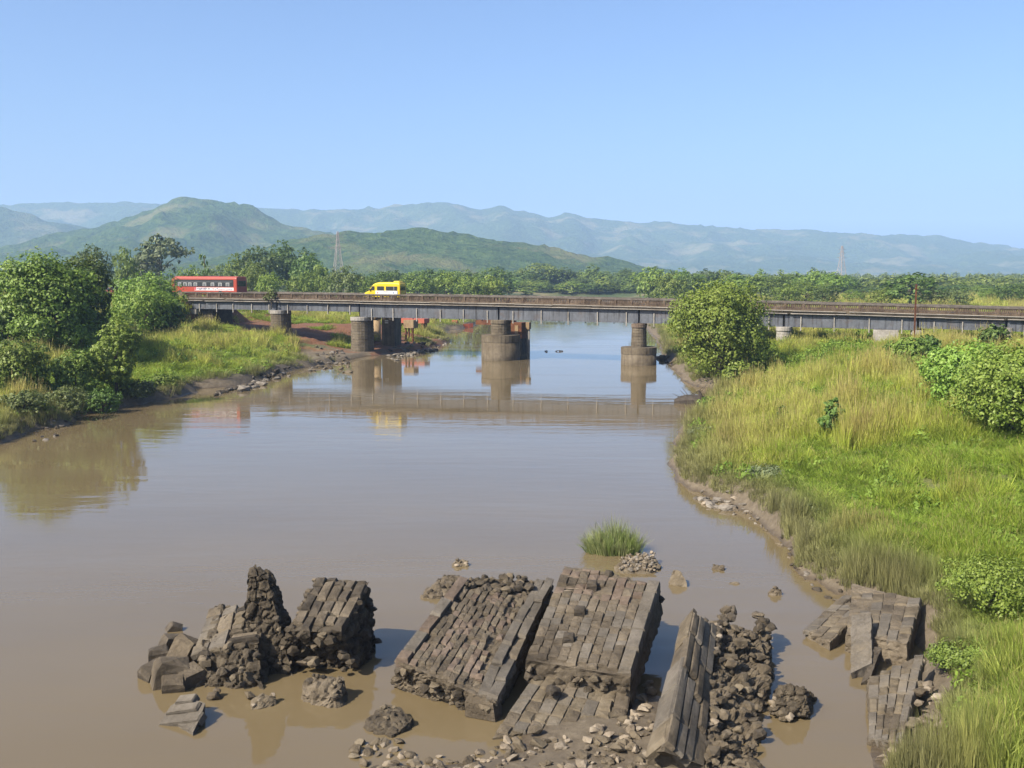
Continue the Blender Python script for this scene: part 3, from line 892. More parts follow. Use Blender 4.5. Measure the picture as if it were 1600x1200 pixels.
# --- red car half hidden by the trees on the left
tc = t_at(172, 3.0, 9.0)
car = vehicle('red_car', 'dark red car half hidden behind the trees left of the bus', 'car', tc, 2.4)
Lc, hw = 4.3, .86
x0, x1 = -Lc / 2, Lc / 2
mb = MB(); mb.loft([vs(x0, .72, .1, .3), vs(x0 + .15, .85, .03, .24), vs(x0 + 1.1, .95, 0, .22), vs(x1 - .6, 1.0, 0, .22), vs(x1 - .1, .96, .03, .26), vs(x1, .85, .1, .32)]); mb.build('body', MATS['car_red'], car)
mb = MB(); mb.loft([[(x, -w, z0), (x, -w + .1, z1), (x, w - .1, z1), (x, w, z0)] for x, w, z0, z1 in ((x0 + 1.0, .8, .9, .93), (x0 + 1.75, .8, .9, 1.42), (x1 - 1.2, .8, .9, 1.46), (x1 - .15, .78, .9, .98))]); mb.build('cabin', MATS['car_red'], car)
for sd in (-1, 1):
    y0_, y1_ = sd * .815, sd * .735
    for (a, b, c, d) in ((x0 + 1.3, x0 + 2.05, x0 + 2.05, x0 + 1.8), (x0 + 2.15, x1 - .75, x1 - 1.15, x0 + 2.15)):
        MB().add([(a, y0_, .98), (b, y0_, .98), (c, y1_, 1.38), (d, y1_, 1.38), (a, y0_ - sd * .1, .98), (b, y0_ - sd * .1, .98), (c, y1_ - sd * .1, 1.38), (d, y1_ - sd * .1, 1.38)],
                 [(0, 1, 2, 3), (7, 6, 5, 4), (0, 4, 5, 1), (1, 5, 6, 2), (2, 6, 7, 3), (3, 7, 4, 0)]).build('window', MATS['glass'], car)
    mm = MB(); mm.box(x1 - .06, x1 + .02, *sorted((sd * .5, sd * .76)), .66, .82); mm.build('tail_light', MATS['ink_red'], car)
    for wx in (x0 + .85, x1 - .85): wheel(car, wx, sd * .74, .31, .2, sd)
mb = MB(); mb.hexa([(x1 - 1.0, -.66, 1.4), (x1 - .96, -.66, 1.44), (x1 - .96, .66, 1.44), (x1 - 1.0, .66, 1.4), (x1 - .3, -.7, 1.02), (x1 - .26, -.7, 1.06), (x1 - .26, .7, 1.06), (x1 - .3, .7, 1.02)]); mb.build('rear_window', MATS['glass'], car)

# ------------------------------------------------------------------ unfinished piers of a second bridge and river craft behind
def locpx(u, s, z=3.0):
    t = t_at(u, s, z)
    x, y = B2W(t, s)
    return t, x, y
t, x, y = locpx(589, 13.0)
o = thing('concrete_column', 'tan round concrete column with collars just behind the second pier', 'column', (x, y, 0), -BA)
mb = MB(); mb.tube((0, 0, -1.5), (0, 0, 5.3), .58, .58, 18); mb.build('shaft', MATS['form_tan'], o, True)
for z in (4.4, 2.1): 
    mb = MB(); mb.tube((0, 0, z), (0, 0, z + (1.5 if z > 4 else .12)), .67, .67, 18); mb.build('collar', MATS['form_tan'], o, True)
t, x, y = locpx(610, 10.5)
o = thing('concrete_wall_pier', 'dark grey concrete wall pier behind the tan round column', 'pier', (x, y, 0), -BA)
mb = MB(); mb.box(-1.05, 1.05, -.7, 1.4, -1.5, 5.5); mb.build('wall', MATS['drum_concrete'], o)
for k in (0, 1):
    mb = MB(); mb.box(-.5, .05, -.74, -.703, 4.3 - k * .28, 4.46 - k * .28); mb.build('gauge_plate', MATS['white_paint'], o)
t, x, y = locpx(642, 17.5)
zg = max(LZ(x, y), 0)
o = thing('pile_cap', 'tan boxed pile cap on rusty posts beside the stone heap', 'pile cap', (x, y, 0), -BA)
mb = MB(); mb.box(-.85, .85, -.8, .8, 3.0, 4.2); mb.build('cap', MATS['form_tan'], o)
for (a, b) in ((-.6, -.5), (.6, -.5), (0.0, .5), (-.6, .5)):
    mb = MB(); mb.tube((a, b, zg - 1.0), (a, b, 3.0), .15, .15, 8); mb.build('leg', MATS['rust'], o)
t, x, y = locpx(812, 13.0)
o = thing('rusty_formwork', 'rusty steel formwork box standing in the water behind the middle pier', 'formwork', (x, y, 0), -BA)
mb = MB(); mb.box(-1.0, .75, -1.2, 1.4, 2.1, 4.35); mb.build('form_box', MATS['rust'], o)
mb = MB(); mb.box(-.6, .7, -1.1, 1.2, -1.5, 2.098); mb.build('shaft', MATS['masonry_dark'], o)
mb = MB(); mb.box(-.25, .25, -1.26, -1.203, 1.9, 4.0); mb.build('front_plate', MATS['form_tan'], o)
mb = MB(); mb.box(1.05, 1.55, -.3, .5, 3.4, 4.4); cp = mb.build('side_block', MATS['form_tan'], o)
mb = MB(); mb.tube((1.3, .1, -1.5), (1.3, .1, 3.4), .22, .22, 10); mb.build('pile', MATS['pale_concrete'], cp, True)
mb = MB(); mb.box(-1.9, -1.03, -.4, .7, 3.2, 4.6); mb.build('form_box', MATS['rust'], o)

def boat(name, label, u, v, L, w, hgt, rz, lift=0.0):
    p = G(u, v, 0.0)
    o = thing(name, label, 'boat', (p.x, p.y, lift), rz)
    secs = []
    for q in np.linspace(-1, 1, 9):
        ww = w / 2 * (1 - abs(q) ** 3) + .12
        rise = .35 * hgt * abs(q) ** 2
        secs.append([(q * L / 2, -ww, hgt + rise), (q * L / 2, -ww * .8, rise * .8 - .1), (q * L / 2, ww * .8, rise * .8 - .1), (q * L / 2, ww, hgt + rise)])
    mb = MB(); mb.loft(secs); h = mb.build('hull', MATS['boat_orange'], o)
    mb = MB(); mb.box(-L * .38, L * .38, -w * .35, w * .35, hgt + .02, hgt + .1); mb.build('deck', MATS['rust'], o)
    mb = MB(); mb.box(-L * .3, -L * .1, -w * .25, w * .25, hgt + .1, hgt + .8); mb.build('cabin', MATS['boat_orange'], o)
    return o
boat('orange_boat', 'orange boat moored at the far left bank past the bridge', 719, 512, 5.6, 1.8, .75, -BA + .2)
t, x, y = locpx(645, 30)
o = thing('orange_pontoon', 'long orange steel pontoon beam lying above the stone heap', 'pontoon', (x, y, max(LZ(x, y), 0.0)), -BA - .06)
z0 = V2Z(504, y) - o.location.z
mb = MB(); mb.box(-2.7, 2.7, -.9, .9, z0, z0 + .75); mb.build('beam', MATS['boat_orange'], o)
for a in (-2.2, 0, 2.2):
    mb = MB(); mb.box(a - .15, a + .15, -.7, .7, -.8, z0); mb.build('leg', MATS['rust'], o)
t, x, y = locpx(775, 24)
o = thing('rusty_gantry', 'rust red steel gantry beam over the water beyond the middle pier', 'gantry', (x, y, 0), -BA)
z0 = V2Z(507, y)
mb = MB(); mb.box(-3.2, 3.2, -.5, .5, z0, z0 + .7); mb.build('beam', MATS['rust'], o)
for a in (.6, 2.6):
    mb = MB(); mb.tube((a, 0, -2), (a, 0, z0), .28, .28, 8); mb.build('leg', MATS['rust'], o)

# ------------------------------------------------------------------ pylons and pole
def pylon(label, u, vtop, D, base):
    z = LZ(U2X(u, D, 5), D); x = U2X(u, D, z)
    H = V2Z(vtop, D) - z
    o = thing('lattice_pylon', label, 'pylon', (x, D, z - .3), 0.5, 'power line pylons')
    w = lambda q: base * (1 - q) ** 1.3 + .7
    th = .16
    for a, b in ((-1, -1), (1, -1), (1, 1), (-1, 1)):
        mb = MB(); pts = [(a * w(q) / 2, b * w(q) / 2, q * H) for q in np.linspace(0, 1, 9)]
        mb.path(pts, [th] * 9, 4); mb.build('leg', MATS['pylon_steel'], o)
    mb = MB()
    qs = np.linspace(0, 1, 11)
    for i in range(10):
        q0, q1 = qs[i], qs[i + 1]
        for (a, b), (c, d) in (((-1, -1), (1, -1)), ((1, -1), (1, 1)), ((1, 1), (-1, 1)), ((-1, 1), (-1, -1))):
            A0 = (a * w(q0) / 2, b * w(q0) / 2, q0 * H); C1 = (c * w(q1) / 2, d * w(q1) / 2, q1 * H)
            C0 = (c * w(q0) / 2, d * w(q0) / 2, q0 * H); A1 = (a * w(q1) / 2, b * w(q1) / 2, q1 * H)
            mb.tube(A0, C1, .07, .07, 4); mb.tube(C0, A1, .07, .07, 4); mb.tube(A1, C1, .07, .07, 4)
    mb.build('bracing', MATS['pylon_steel'], o)
    for k, q in enumerate((.7, .8, .9)):
        mb = MB(); l = base * (.75 - .1 * k)
        mb.tube((-l, 0, q * H), (l, 0, q * H), .1, .1, 4); mb.tube((-l, 0, q * H), (0, 0, (q + .06) * H), .08, .08, 4); mb.tube((l, 0, q * H), (0, 0, (q + .06) * H), .08, .08, 4)
        mb.build('cross_arm', MATS['pylon_steel'], o)
pylon('lattice power pylon before the wooded hill, between the bus and the yellow van', 529, 362, 620, 6.5)
pylon('pale lattice power pylon behind the trees on the right', 1314, 384, 700, 5.5)
yp = 112.0
z = LZ(U2X(1428, yp, 4), yp); xp = U2X(1428, yp, z)
o = thing('rusty_pole', 'thin rusty steel pole standing in the grass before the bridge', 'pole', (xp, yp, z - .3))
mb = MB(); Hp = V2Z(444, yp) - z + .3
mb.box(-.07, -.045, -.06, .06, 0, Hp); mb.box(.045, .07, -.06, .06, 0, Hp); mb.box(-.045, .045, -.015, .015, 0, Hp); mb.build('shaft', MATS['rust'], o)
mb = MB(); mb.box(-.25, .25, -.1, -.065, Hp - .55, Hp - .45); mb.build('cross_bar', MATS['rust'], o)
# ------------------------------------------------------------------ vegetation
def leaf_mat(name, c0, c1, c2, trans=0.24, attr='tint', inst=False):
    m, nt, out = nmat(name)
    a = nd(nt, 'ShaderNodeAttribute', attribute_name=attr)
    col = ramp(nt, a.outputs['Fac'], [(0.0, c0), (0.5, c1), (1.0, c2)], k=0.74)
    oi = nd(nt, 'ShaderNodeObjectInfo')
    hs = nt.nodes.new('ShaderNodeHueSaturation')
    nt.links.new(mapr(nt, oi.outputs['Random'], 0, 1, 0.485, 0.515), hs.inputs['Hue'])
    nt.links.new(mapr(nt, oi.outputs['Random'], 0, 1, 0.8, 1.2), hs.inputs['Value'])
    nt.links.new(col, hs.inputs['Color'])
    p = nt.nodes.new('ShaderNodeBsdfPrincipled')
    nt.links.new(hs.outputs[0], p.inputs['Base Color'])
    p.inputs['Roughness'].default_value = 0.55
    p.inputs['Specular IOR Level'].default_value = 0.3
    t = nt.nodes.new('ShaderNodeBsdfTranslucent')
    nt.links.new(mixc(nt, 1.0, hs.outputs[0], (1.1, 1.25, 0.6), 'MULTIPLY'), t.inputs['Color'])
    mx = nt.nodes.new('ShaderNodeMixShader'); mx.inputs[0].default_value = trans
    nt.links.new(p.outputs[0], mx.inputs[1]); nt.links.new(t.outputs[0], mx.inputs[2])
    nt.links.new(mx.outputs[0], out.inputs['Surface'])
    return m
leaf_mat('leaf_dark', (0.05, 0.085, 0.014), (0.095, 0.15, 0.026), (0.16, 0.225, 0.05))
leaf_mat('leaf_mid', (0.09, 0.14, 0.02), (0.16, 0.232, 0.036), (0.24, 0.31, 0.06))
leaf_mat('leaf_bright', (0.115, 0.185, 0.024), (0.2, 0.29, 0.04), (0.28, 0.36, 0.07))
leaf_mat('leaf_olive', (0.08, 0.11, 0.03), (0.14, 0.18, 0.05), (0.2, 0.23, 0.08))
leaf_mat('leaf_grey', (0.09, 0.115, 0.05), (0.15, 0.175, 0.08), (0.2, 0.215, 0.11))

def leaves_np(cc, cr, lpc, size, rs, crown_c, aspect=0.55):
    n = len(cc) * lpc
    C = np.repeat(cc, lpc, 0); R = np.repeat(cr, lpc, 0)
    d = rs.normal(size=(n, 3)); d /= np.linalg.norm(d, axis=1)[:, None]
    outd = C - crown_c; outd /= (np.linalg.norm(outd, axis=1)[:, None] + 1e-6)
    d = d + 0.55 * outd + np.array([0, 0, .25]); d /= np.linalg.norm(d, axis=1)[:, None]
    p = C + d * R * rs.uniform(.45, 1.05, (n, 1))
    nrm = d * 1.0 + outd * .35 + rs.normal(size=(n, 3)) * .38 + np.array([0, 0, .2]); nrm /= np.linalg.norm(nrm, axis=1)[:, None]
    a = np.cross(nrm, rs.normal(size=(n, 3))); a /= (np.linalg.norm(a, axis=1)[:, None] + 1e-9)
    b = np.cross(nrm, a)
    s = size * rs.uniform(.6, 1.35, (n, 1))
    V = np.stack([p - a * s, p - b * s * aspect, p + a * s, p + b * s * aspect], 1).reshape(-1, 3)
    Fq = np.arange(n * 4).reshape(n, 4)
    tint = np.clip(np.repeat(rs.uniform(.15, .85, len(cc)), lpc) + rs.normal(size=n) * .16, 0, 1)
    return V, Fq, tint

def crown_lobes(kind, rs):
    L = []
    def add(x, y, z, rx, rz, w=1.0): L.append((x, y, z, rx, rx, rz, w))
    if kind == 'round':
        add(0, 0, .62, .34, .30, 1.5)
        for k in range(9):
            a = k * 2.4 + rs.uniform(-.4, .4); r = rs.uniform(.2, .31)
            add(r * math.cos(a), r * math.sin(a), rs.uniform(.36, .78), rs.uniform(.15, .22), rs.uniform(.13, .2))
        add(rs.uniform(-.1, .1), rs.uniform(-.1, .1), .86, .2, .14)
    elif kind == 'bush':
        add(0, 0, .42, .36, .38, 1.6)
        for k in range(12):
            a = k * 2.4 + rs.uniform(-.4, .4); r = rs.uniform(.2, .34)
            add(r * math.cos(a), r * math.sin(a), rs.uniform(.12, .72), rs.uniform(.13, .2), rs.uniform(.12, .2))
        add(rs.uniform(-.08, .08), 0, .74, .3, .2, 1.3)
        add(.2, .1, .6, .26, .2); add(-.2, -.1, .62, .26, .2)
        add(rs.uniform(-.25, .25), 0, .75, .16, .13)
    elif kind == 'lumpy':
        add(0, 0, .45, .3, .34, 1.2)
        for k in range(24):
            v_ = rs.normal(size=3); v_ /= np.linalg.norm(v_)
            q_ = rs.uniform(.24, .4)
            add(v_[0] * q_, v_[1] * q_, .46 + v_[2] * q_ * 1.05, rs.uniform(.08, .17), rs.uniform(.08, .16))
    elif kind == 'spread':
        for k in range(13):
            a = k * 2.4 + rs.uniform(-.5, .5); r = .06 + .36 * (k / 13) ** .6
            add(r * math.cos(a), r * math.sin(a), .86 - .9 * r * rs.uniform(.5, 1.2), rs.uniform(.09, .16), rs.uniform(.06, .11))
    elif kind == 'tall':
        for k in range(11):
            a = k * 2.4; q = (k + .5) / 11; r = .26 * math.sin(math.pi * (.15 + .8 * q)) * rs.uniform(.5, 1)
            add(r * math.cos(a), r * math.sin(a), .12 + .78 * q, rs.uniform(.15, .24), rs.uniform(.1, .15))
    elif kind == 'tier':
        for k in range(6):
            q = k / 5; add(rs.uniform(-.12, .12), rs.uniform(-.1, .1), .25 + .66 * q, .42 * (1 - q * .6) * rs.uniform(.7, 1.1), .022)
    elif kind == 'wide':
        for k in range(12):
            a = k * 2.4; r = .1 + .3 * rs.uniform(0, 1)
            add(r * math.cos(a), r * math.sin(a), rs.uniform(.3, .75), rs.uniform(.14, .22), rs.uniform(.13, .22))
    return L

def tree_meshes(kind, W, H, leaf, nleaf, seed, lmat, lpc=14, trunkr=.03):
    rs = np.random.RandomState(seed)
    L = crown_lobes(kind, rs)
    wts = np.array([l[6] * l[3] * l[5] for l in L]); wts /= wts.sum()
    ncl = max(8, nleaf // lpc)
    pick = rs.choice(len(L), ncl, p=wts)
    LL = np.array([l[:6] for l in L])[pick]
    d = rs.normal(size=(ncl, 3)); d[:, 2] += .25; d /= np.linalg.norm(d, axis=1)[:, None]
    rad = rs.uniform(.55, 1.08, (ncl, 1))
    cc = LL[:, :3] + d * LL[:, 3:6] * rad
    for ax in (0, 1):
        hi = np.percentile(np.abs(cc[:, ax]), 97); cc[:, ax] *= .44 / hi
    cc[:, 2] *= .93 / np.percentile(cc[:, 2], 98.5)
    S = np.array([W, W, H])
    cc = cc * S
    cc[:, 2] = np.maximum(cc[:, 2], .03 * H)
    lob = LL[:, 3:4] * W
    cr = np.clip(lob * rs.uniform(.22, .42, (ncl, 1)), leaf * 1.2, None)
    V, Fq, tint = leaves_np(cc, cr, lpc, leaf, rs, np.array([0, 0, .45 * H]))
    me = mesh_np('crown', V, Fq, lmat)
    at = me.attributes.new('tint', 'FLOAT', 'FACE'); at.data.foreach_set('value', tint.astype(np.float32))
    mb = MB()
    r0 = W * trunkr
    top = Vector((rs.uniform(-.03, .03) * W, rs.uniform(-.03, .03) * W, (.5 if kind != 'tier' else .95) * H))
    mid = Vector((rs.uniform(-.03, .03) * W, 0, .25 * H))
    mb.path([(0, 0, -.3), mid, top], [r0 * 1.25, r0, r0 * .6], 7)
    for k in range(min(7, len(L))):
        l = L[k * len(L) // min(7, len(L))]
        q = Vector((l[0] * W, l[1] * W, l[2] * H))
        st = mid.lerp(top, .2 + .1 * k) if kind != 'bush' else Vector((0, 0, .05 * H)).lerp(mid, .12 * k)
        mm = st.lerp(q, .5) + Vector((0, 0, .04 * H))
        mb.path([st, mm, q], [r0 * .55, r0 * .38, r0 * .15], 5)
    tm = mesh('trunk', mb.v, mb.f, MATS['bark'], True)
    return me, tm

def put_tree(name, label, cat, group, x, y, meshes, scale, rz, zoff=0.0):
    z = LZ(x, y)
    o = thing(name, label, cat, (x, y, z + zoff), rz, group)
    o.scale = scale
    link(bpy.data.objects.new('crown', meshes[0]), o)
    link(bpy.data.objects.new('trunk', meshes[1]), o)
    return o

def near_tree(name, label, cat, u, D, wpx, vtop, kind, leaf, n, seed, lm, group=None, lpc=14, lift=0.0, trunkr=.03):
    x = U2X(u, D, 2.0); z = LZ(x, D); x = U2X(u, D, z)
    z = LZ(x, D)
    W = wpx / FPX * D; H = V2Z(vtop, D) - z
    ms = tree_meshes(kind, W, H, leaf, n, seed, MATS[lm], lpc, trunkr)
    return put_tree(name, label, cat, group, x, D, ms, (1, 1, 1), 0)

near_tree('leafy_tree', 'big rounded broadleaf tree with glossy leaves, largest on the left bank', 'tree', 76, 103, 146, 402, 'bush', .17, 21000, 1, 'leaf_mid')
near_tree('leafy_tree', 'dark leafy tree leaning on the big one, nearest the red car', 'tree', 132, 109, 84, 402, 'bush', .17, 13000, 2, 'leaf_dark')
near_tree('leafy_shrub', 'dark shrub cut off by the left edge of the picture', 'shrub', 2, 100, 66, 486, 'bush', .2, 3500, 3, 'leaf_dark')
near_tree('leafy_tree', 'light green upright young tree at the water on the left bank', 'tree', 182, 89, 82, 495, 'lumpy', .13, 9000, 4, 'leaf_bright')
near_tree('leafy_shrub', 'light green low shrub just left of the young tree', 'shrub', 120, 86, 70, 548, 'bush', .13, 5500, 5, 'leaf_mid')
near_tree('leafy_shrub', 'light green broad shrub low in the left corner of the bank', 'shrub', 30, 83, 100, 533, 'bush', .13, 7500, 6, 'leaf_mid')
near_tree('leafy_tree', 'dense green tree covering the left end of the bridge', 'tree', 230, 141, 108, 428, 'bush', .17, 10000, 7, 'leaf_mid')
near_tree('leafy_shrub', 'bright green spreading shrub in front of the left bridge end', 'shrub', 218, 130, 104, 450, 'bush', .16, 9000, 8, 'leaf_bright')
near_tree('leafy_shrub', 'dark shrub at the foot of the abutment', 'shrub', 262, 134, 60, 470, 'bush', .2, 3000, 31, 'leaf_dark')
near_tree('leafy_tree', 'big round green tree on the right bank in front of the bridge', 'tree', 1124, 104, 152, 444, 'bush', .14, 34000, 9, 'leaf_bright', trunkr=.022)
near_tree('leafy_shrub', 'small pale green shrub at the right foot of the big round tree', 'shrub', 1152, 93, 50, 566, 'bush', .12, 3500, 10, 'leaf_bright')
near_tree('leafy_shrub', 'upright green shrub in the grass by the rusty pole', 'shrub', 1418, 85, 64, 530, 'bush', .13, 5000, 11, 'leaf_mid')
near_tree('leafy_shrub', 'dark glossy shrub right behind the shrub by the pole', 'shrub', 1445, 90, 48, 524, 'bush', .15, 2500, 12, 'leaf_dark')
near_tree('leafy_shrub', 'large fresh green bush on the right, left one of the pair', 'shrub', 1510, 62, 140, 540, 'bush', .1, 15000, 13, 'leaf_bright')
near_tree('leafy_shrub', 'largest fresh green bush, cut by the right edge', 'shrub', 1585, 52, 190, 545, 'bush', .09, 19000, 14, 'leaf_bright')
near_tree('leafy_shrub', 'dark thin sapling alone in the middle of the grass', 'shrub', 1300, 57, 44, 622, 'tall', .1, 1400, 15, 'leaf_dark')
near_tree('leafy_shrub', 'small dark sapling left of the lone thin sapling', 'shrub', 1222, 62, 18, 634, 'tall', .09, 450, 16, 'leaf_dark')
near_tree('leafy_shrub', 'dark bush against the rightmost visible pier of the bridge', 'shrub', 1552, 100, 46, 507, 'bush', .16, 2500, 17, 'leaf_dark')
near_tree('broadleaf_weed', 'bright broad-leaved weed clump in the near right grass', 'plant', 1545, 30.5, 150, 885, 'bush', .045, 9000, 18, 'leaf_bright')
near_tree('broadleaf_weed', 'bright green weed clump at the lower right edge', 'plant', 1595, 26.5, 150, 1030, 'bush', .04, 8000, 19, 'leaf_bright')
near_tree('broadleaf_weed', 'bright green weed clump above the tilted block slab', 'plant', 1500, 26.8, 110, 1025, 'bush', .038, 6500, 20, 'leaf_mid')
near_tree('leafy_shrub', 'low green shrub on the bank edge below the big round tree', 'shrub', 1105, 80, 26, 620, 'bush', .1, 1500, 21, 'leaf_mid')

for k, (u, D, w, vt, lm, lab) in enumerate([
    (40, 76, 64, 612, 'leaf_olive', 'olive scrub at the water in the lower left corner of the bank'), (105, 80, 64, 606, 'leaf_olive', 'olive scrub below the low shrub on the left bank'),
    (215, 90, 54, 596, 'leaf_olive', 'olive scrub on the shore right of the young tree'), (250, 96, 50, 588, 'leaf_mid', 'green scrub on the shore at the left end of the bus reflection'),
    (160, 84, 54, 608, 'leaf_dark', 'dark scrub at the foot of the young tree on the left bank'), (72, 84, 54, 600, 'leaf_dark', 'dark scrub between the two light shrubs on the left bank'),
    (1100, 66, 56, 672, 'leaf_grey', 'olive scrub on the right bank above the pale stone heap'), (1140, 62, 60, 688, 'leaf_grey', 'olive scrub right above the pale stone heap'),
    (1195, 52, 72, 735, 'leaf_grey', 'olive scrub on the right bank below the pale stone heap'), (1262, 45, 76, 796, 'leaf_grey', 'olive scrub overhanging the right channel'),
    (1330, 41, 80, 832, 'leaf_grey', 'olive scrub on the bank above the cracked slab')]):
    near_tree('low_scrub', lab, 'shrub', u, D, w, vt, 'bush', .07 if u > 1000 else .1, 2600, 200 + k, lm, lpc=9)
near_tree('leafy_tree', 'rounded tree just beyond the left edge of the picture', 'tree', -90, 105, 120, 415, 'lumpy', .2, 9000, 301, 'leaf_mid')
near_tree('leafy_tree', 'dark tree well beyond the left edge of the picture', 'tree', -210, 112, 130, 405, 'lumpy', .22, 8000, 302, 'leaf_dark')
# plant growing out of the bridge joint above the first pier
t = t_at(425, .3, 8)
x, y = B2W(t, .12)
ms = tree_meshes('wide', 2.0, 2.6, .13, 700, 41, MATS['leaf_olive'], 10)
o = thing('wall_plant', 'scraggy plant growing from the bridge edge above the leftmost pier', 'plant', (x, y, zdeck(t) - 1.15), 0)
link(bpy.data.objects.new('crown', ms[0]), o); link(bpy.data.objects.new('stem', ms[1]), o)

# --- trees behind the bridge: a few meshes shared by many trees
PROTO = {}
for kind, ks in (('lumpy', (61, 62)), ('round', (51, 52, 53)), ('spread', (54,)), ('wide', (55, 56)), ('bush', (57, 58)), ('tier', (59,)), ('tall', (60,))):
    for lm in ('leaf_mid', 'leaf_dark', 'leaf_olive', 'leaf_bright', 'leaf_grey'):
        PROTO[kind, lm] = []
    for s in ks:
        ms = tree_meshes(kind, 1, 1, .028 if kind != 'tier' else .045, 3400 if kind not in ('spread', 'tier') else (2600 if kind == 'spread' else 700), s, MATS['leaf_mid'], 12, .022)
        for lm in ('leaf_mid', 'leaf_dark', 'leaf_olive', 'leaf_bright', 'leaf_grey'):
            c = ms[0] if lm == 'leaf_mid' else ms[0].copy()
            c.materials[0] = MATS[lm]
            PROTO[kind, lm].append((c, ms[1]))
BELT = [  # u, width px, top row, distance, kind, leaf, own label or None
    (-130, 70, 408, 260, 'round', 'leaf_mid', 0), (-60, 80, 405, 280, 'wide', 'leaf_dark', 0), (18, 66, 413, 250, 'wide', 'leaf_dark', 'dark spreading tree at the left edge behind the big left tree'),
    (66, 56, 416, 240, 'round', 'leaf_olive', 0),
    (150, 56, 390, 255, 'round', 'leaf_dark', 'dark round tree rising right behind the big left tree'),
    (200, 38, 393, 235, 'round', 'leaf_mid', 'compact round tree left of the tall spreading tree'),
    (252, 92, 369, 300, 'spread', 'leaf_grey', 'tallest open spreading tree behind the left bridge end'),
    (236, 60, 395, 300, 'wide', 'leaf_grey', 'grey green crown under the tallest spreading tree'),
    (322, 28, 400, 215, 'tier', 'leaf_dark', 'small tiered tree just above the bus roof'),
    (300, 40, 424, 225, 'bush', 'leaf_mid', 0), (345, 44, 423, 230, 'bush', 'leaf_olive', 0), (372, 46, 410, 262, 'wide', 'leaf_mid', 0),
    (404, 66, 391, 300, 'round', 'leaf_dark', 'tall dark tree right of the bus, left of the taller one'),
    (450, 84, 385, 310, 'wide', 'leaf_dark', 'broad tall dark tree right of the bus'),
    (484, 48, 408, 290, 'round', 'leaf_dark', 0), (421, 36, 428, 225, 'round', 'leaf_bright', 'small round light green tree before the dark tall trees'),
    (395, 36, 420, 240, 'bush', 'leaf_mid', 0), (500, 40, 421, 260, 'tall', 'leaf_mid', 0), (470, 40, 432, 230, 'bush', 'leaf_mid', 0),
    (540, 58, 420, 235, 'bush', 'leaf_olive', 'round olive tree just left of the yellow van'),
    (585, 46, 432, 260, 'bush', 'leaf_dark', 0), (612, 44, 428, 330, 'round', 'leaf_dark', 0), (570, 36, 440, 250, 'bush', 'leaf_mid', 0),
    (655, 48, 433, 285, 'bush', 'leaf_bright', 0), (697, 46, 432, 290, 'bush', 'leaf_bright', 0), (736, 44, 439, 275, 'bush', 'leaf_bright', 0), (767, 40, 439, 278, 'bush', 'leaf_bright', 0),
    (800, 44, 437, 280, 'bush', 'leaf_bright', 0), (832, 50, 439, 276, 'bush', 'leaf_bright', 0), (770, 52, 424, 380, 'round', 'leaf_dark', 0), (730, 50, 428, 390, 'wide', 'leaf_mid', 0),
    (690, 50, 427, 385, 'round', 'leaf_dark', 0), (652, 44, 427, 380, 'wide', 'leaf_dark', 0), (815, 46, 424, 390, 'wide', 'leaf_mid', 0), (846, 60, 416, 350, 'round', 'leaf_mid', 0),
    (880, 50, 423, 345, 'wide', 'leaf_dark', 0), (892, 40, 442, 270, 'bush', 'leaf_bright', 0), (920, 50, 420, 350, 'wide', 'leaf_mid', 0), (905, 36, 436, 300, 'bush', 'leaf_dark', 0),
    (950, 44, 427, 330, 'tall', 'leaf_mid', 0), (983, 42, 424, 340, 'wide', 'leaf_dark', 0), (935, 44, 443, 270, 'bush', 'leaf_mid', 0), (965, 40, 438, 290, 'round', 'leaf_dark', 0),
    (1003, 44, 434, 285, 'bush', 'leaf_bright', 0), (1024, 56, 425, 330, 'round', 'leaf_mid', 0), (1046, 46, 434, 290, 'bush', 'leaf_bright', 0), (1070, 50, 427, 360, 'wide', 'leaf_mid', 0),
    (1104, 56, 428, 400, 'wide', 'leaf_dark', 0), (1135, 46, 427, 420, 'round', 'leaf_mid', 0), (1160, 56, 430, 330, 'wide', 'leaf_mid', 0), (1190, 56, 432, 290, 'wide', 'leaf_mid', 0),
    (1216, 40, 436, 280, 'bush', 'leaf_dark', 0), (1243, 58, 427, 360, 'wide', 'leaf_mid', 0), (1272, 54, 429, 340, 'round', 'leaf_mid', 0), (1300, 44, 432, 300, 'wide', 'leaf_mid', 0),
    (1258, 44, 443, 260, 'bush', 'leaf_mid', 0), (1290, 36, 448, 245, 'bush', 'leaf_dark', 0), (1228, 36, 448, 240, 'bush', 'leaf_mid', 0),
    (1335, 30, 456, 255, 'bush', 'leaf_mid', 0), (1376, 44, 452, 230, 'bush', 'leaf_bright', 'pale green bush left of the broad domed tree'),
    (1424, 90, 428, 228, 'lumpy', 'leaf_dark', 'broad domed dark tree behind the rusty pole'),
    (1455, 36, 455, 225, 'bush', 'leaf_olive', 0), (1495, 46, 451, 225, 'bush', 'leaf_olive', 'compact round tree right of the broad domed tree'),
    (1530, 44, 446, 330, 'wide', 'leaf_mid', 0), (1548, 36, 454, 260, 'bush', 'leaf_mid', 0), (1574, 50, 446, 255, 'bush', 'leaf_dark', 'dark round tree near the right edge'), (1604, 54, 446, 270, 'wide', 'leaf_dark', 0),
    (1660, 60, 440, 260, 'round', 'leaf_mid', 0), (1730, 70, 436, 260, 'wide', 'leaf_dark', 0)]
_r = random.Random(12)
for _u in range(606, 1345, 19):           # further crowns that close the belt
    BELT.append((_u + _r.uniform(-6, 6), _r.uniform(36, 56), _r.uniform(427, 440), _r.uniform(330, 430), _r.choice(['bush', 'lumpy', 'round', 'lumpy']), _r.choice(['leaf_dark', 'leaf_dark', 'leaf_mid']), 0))
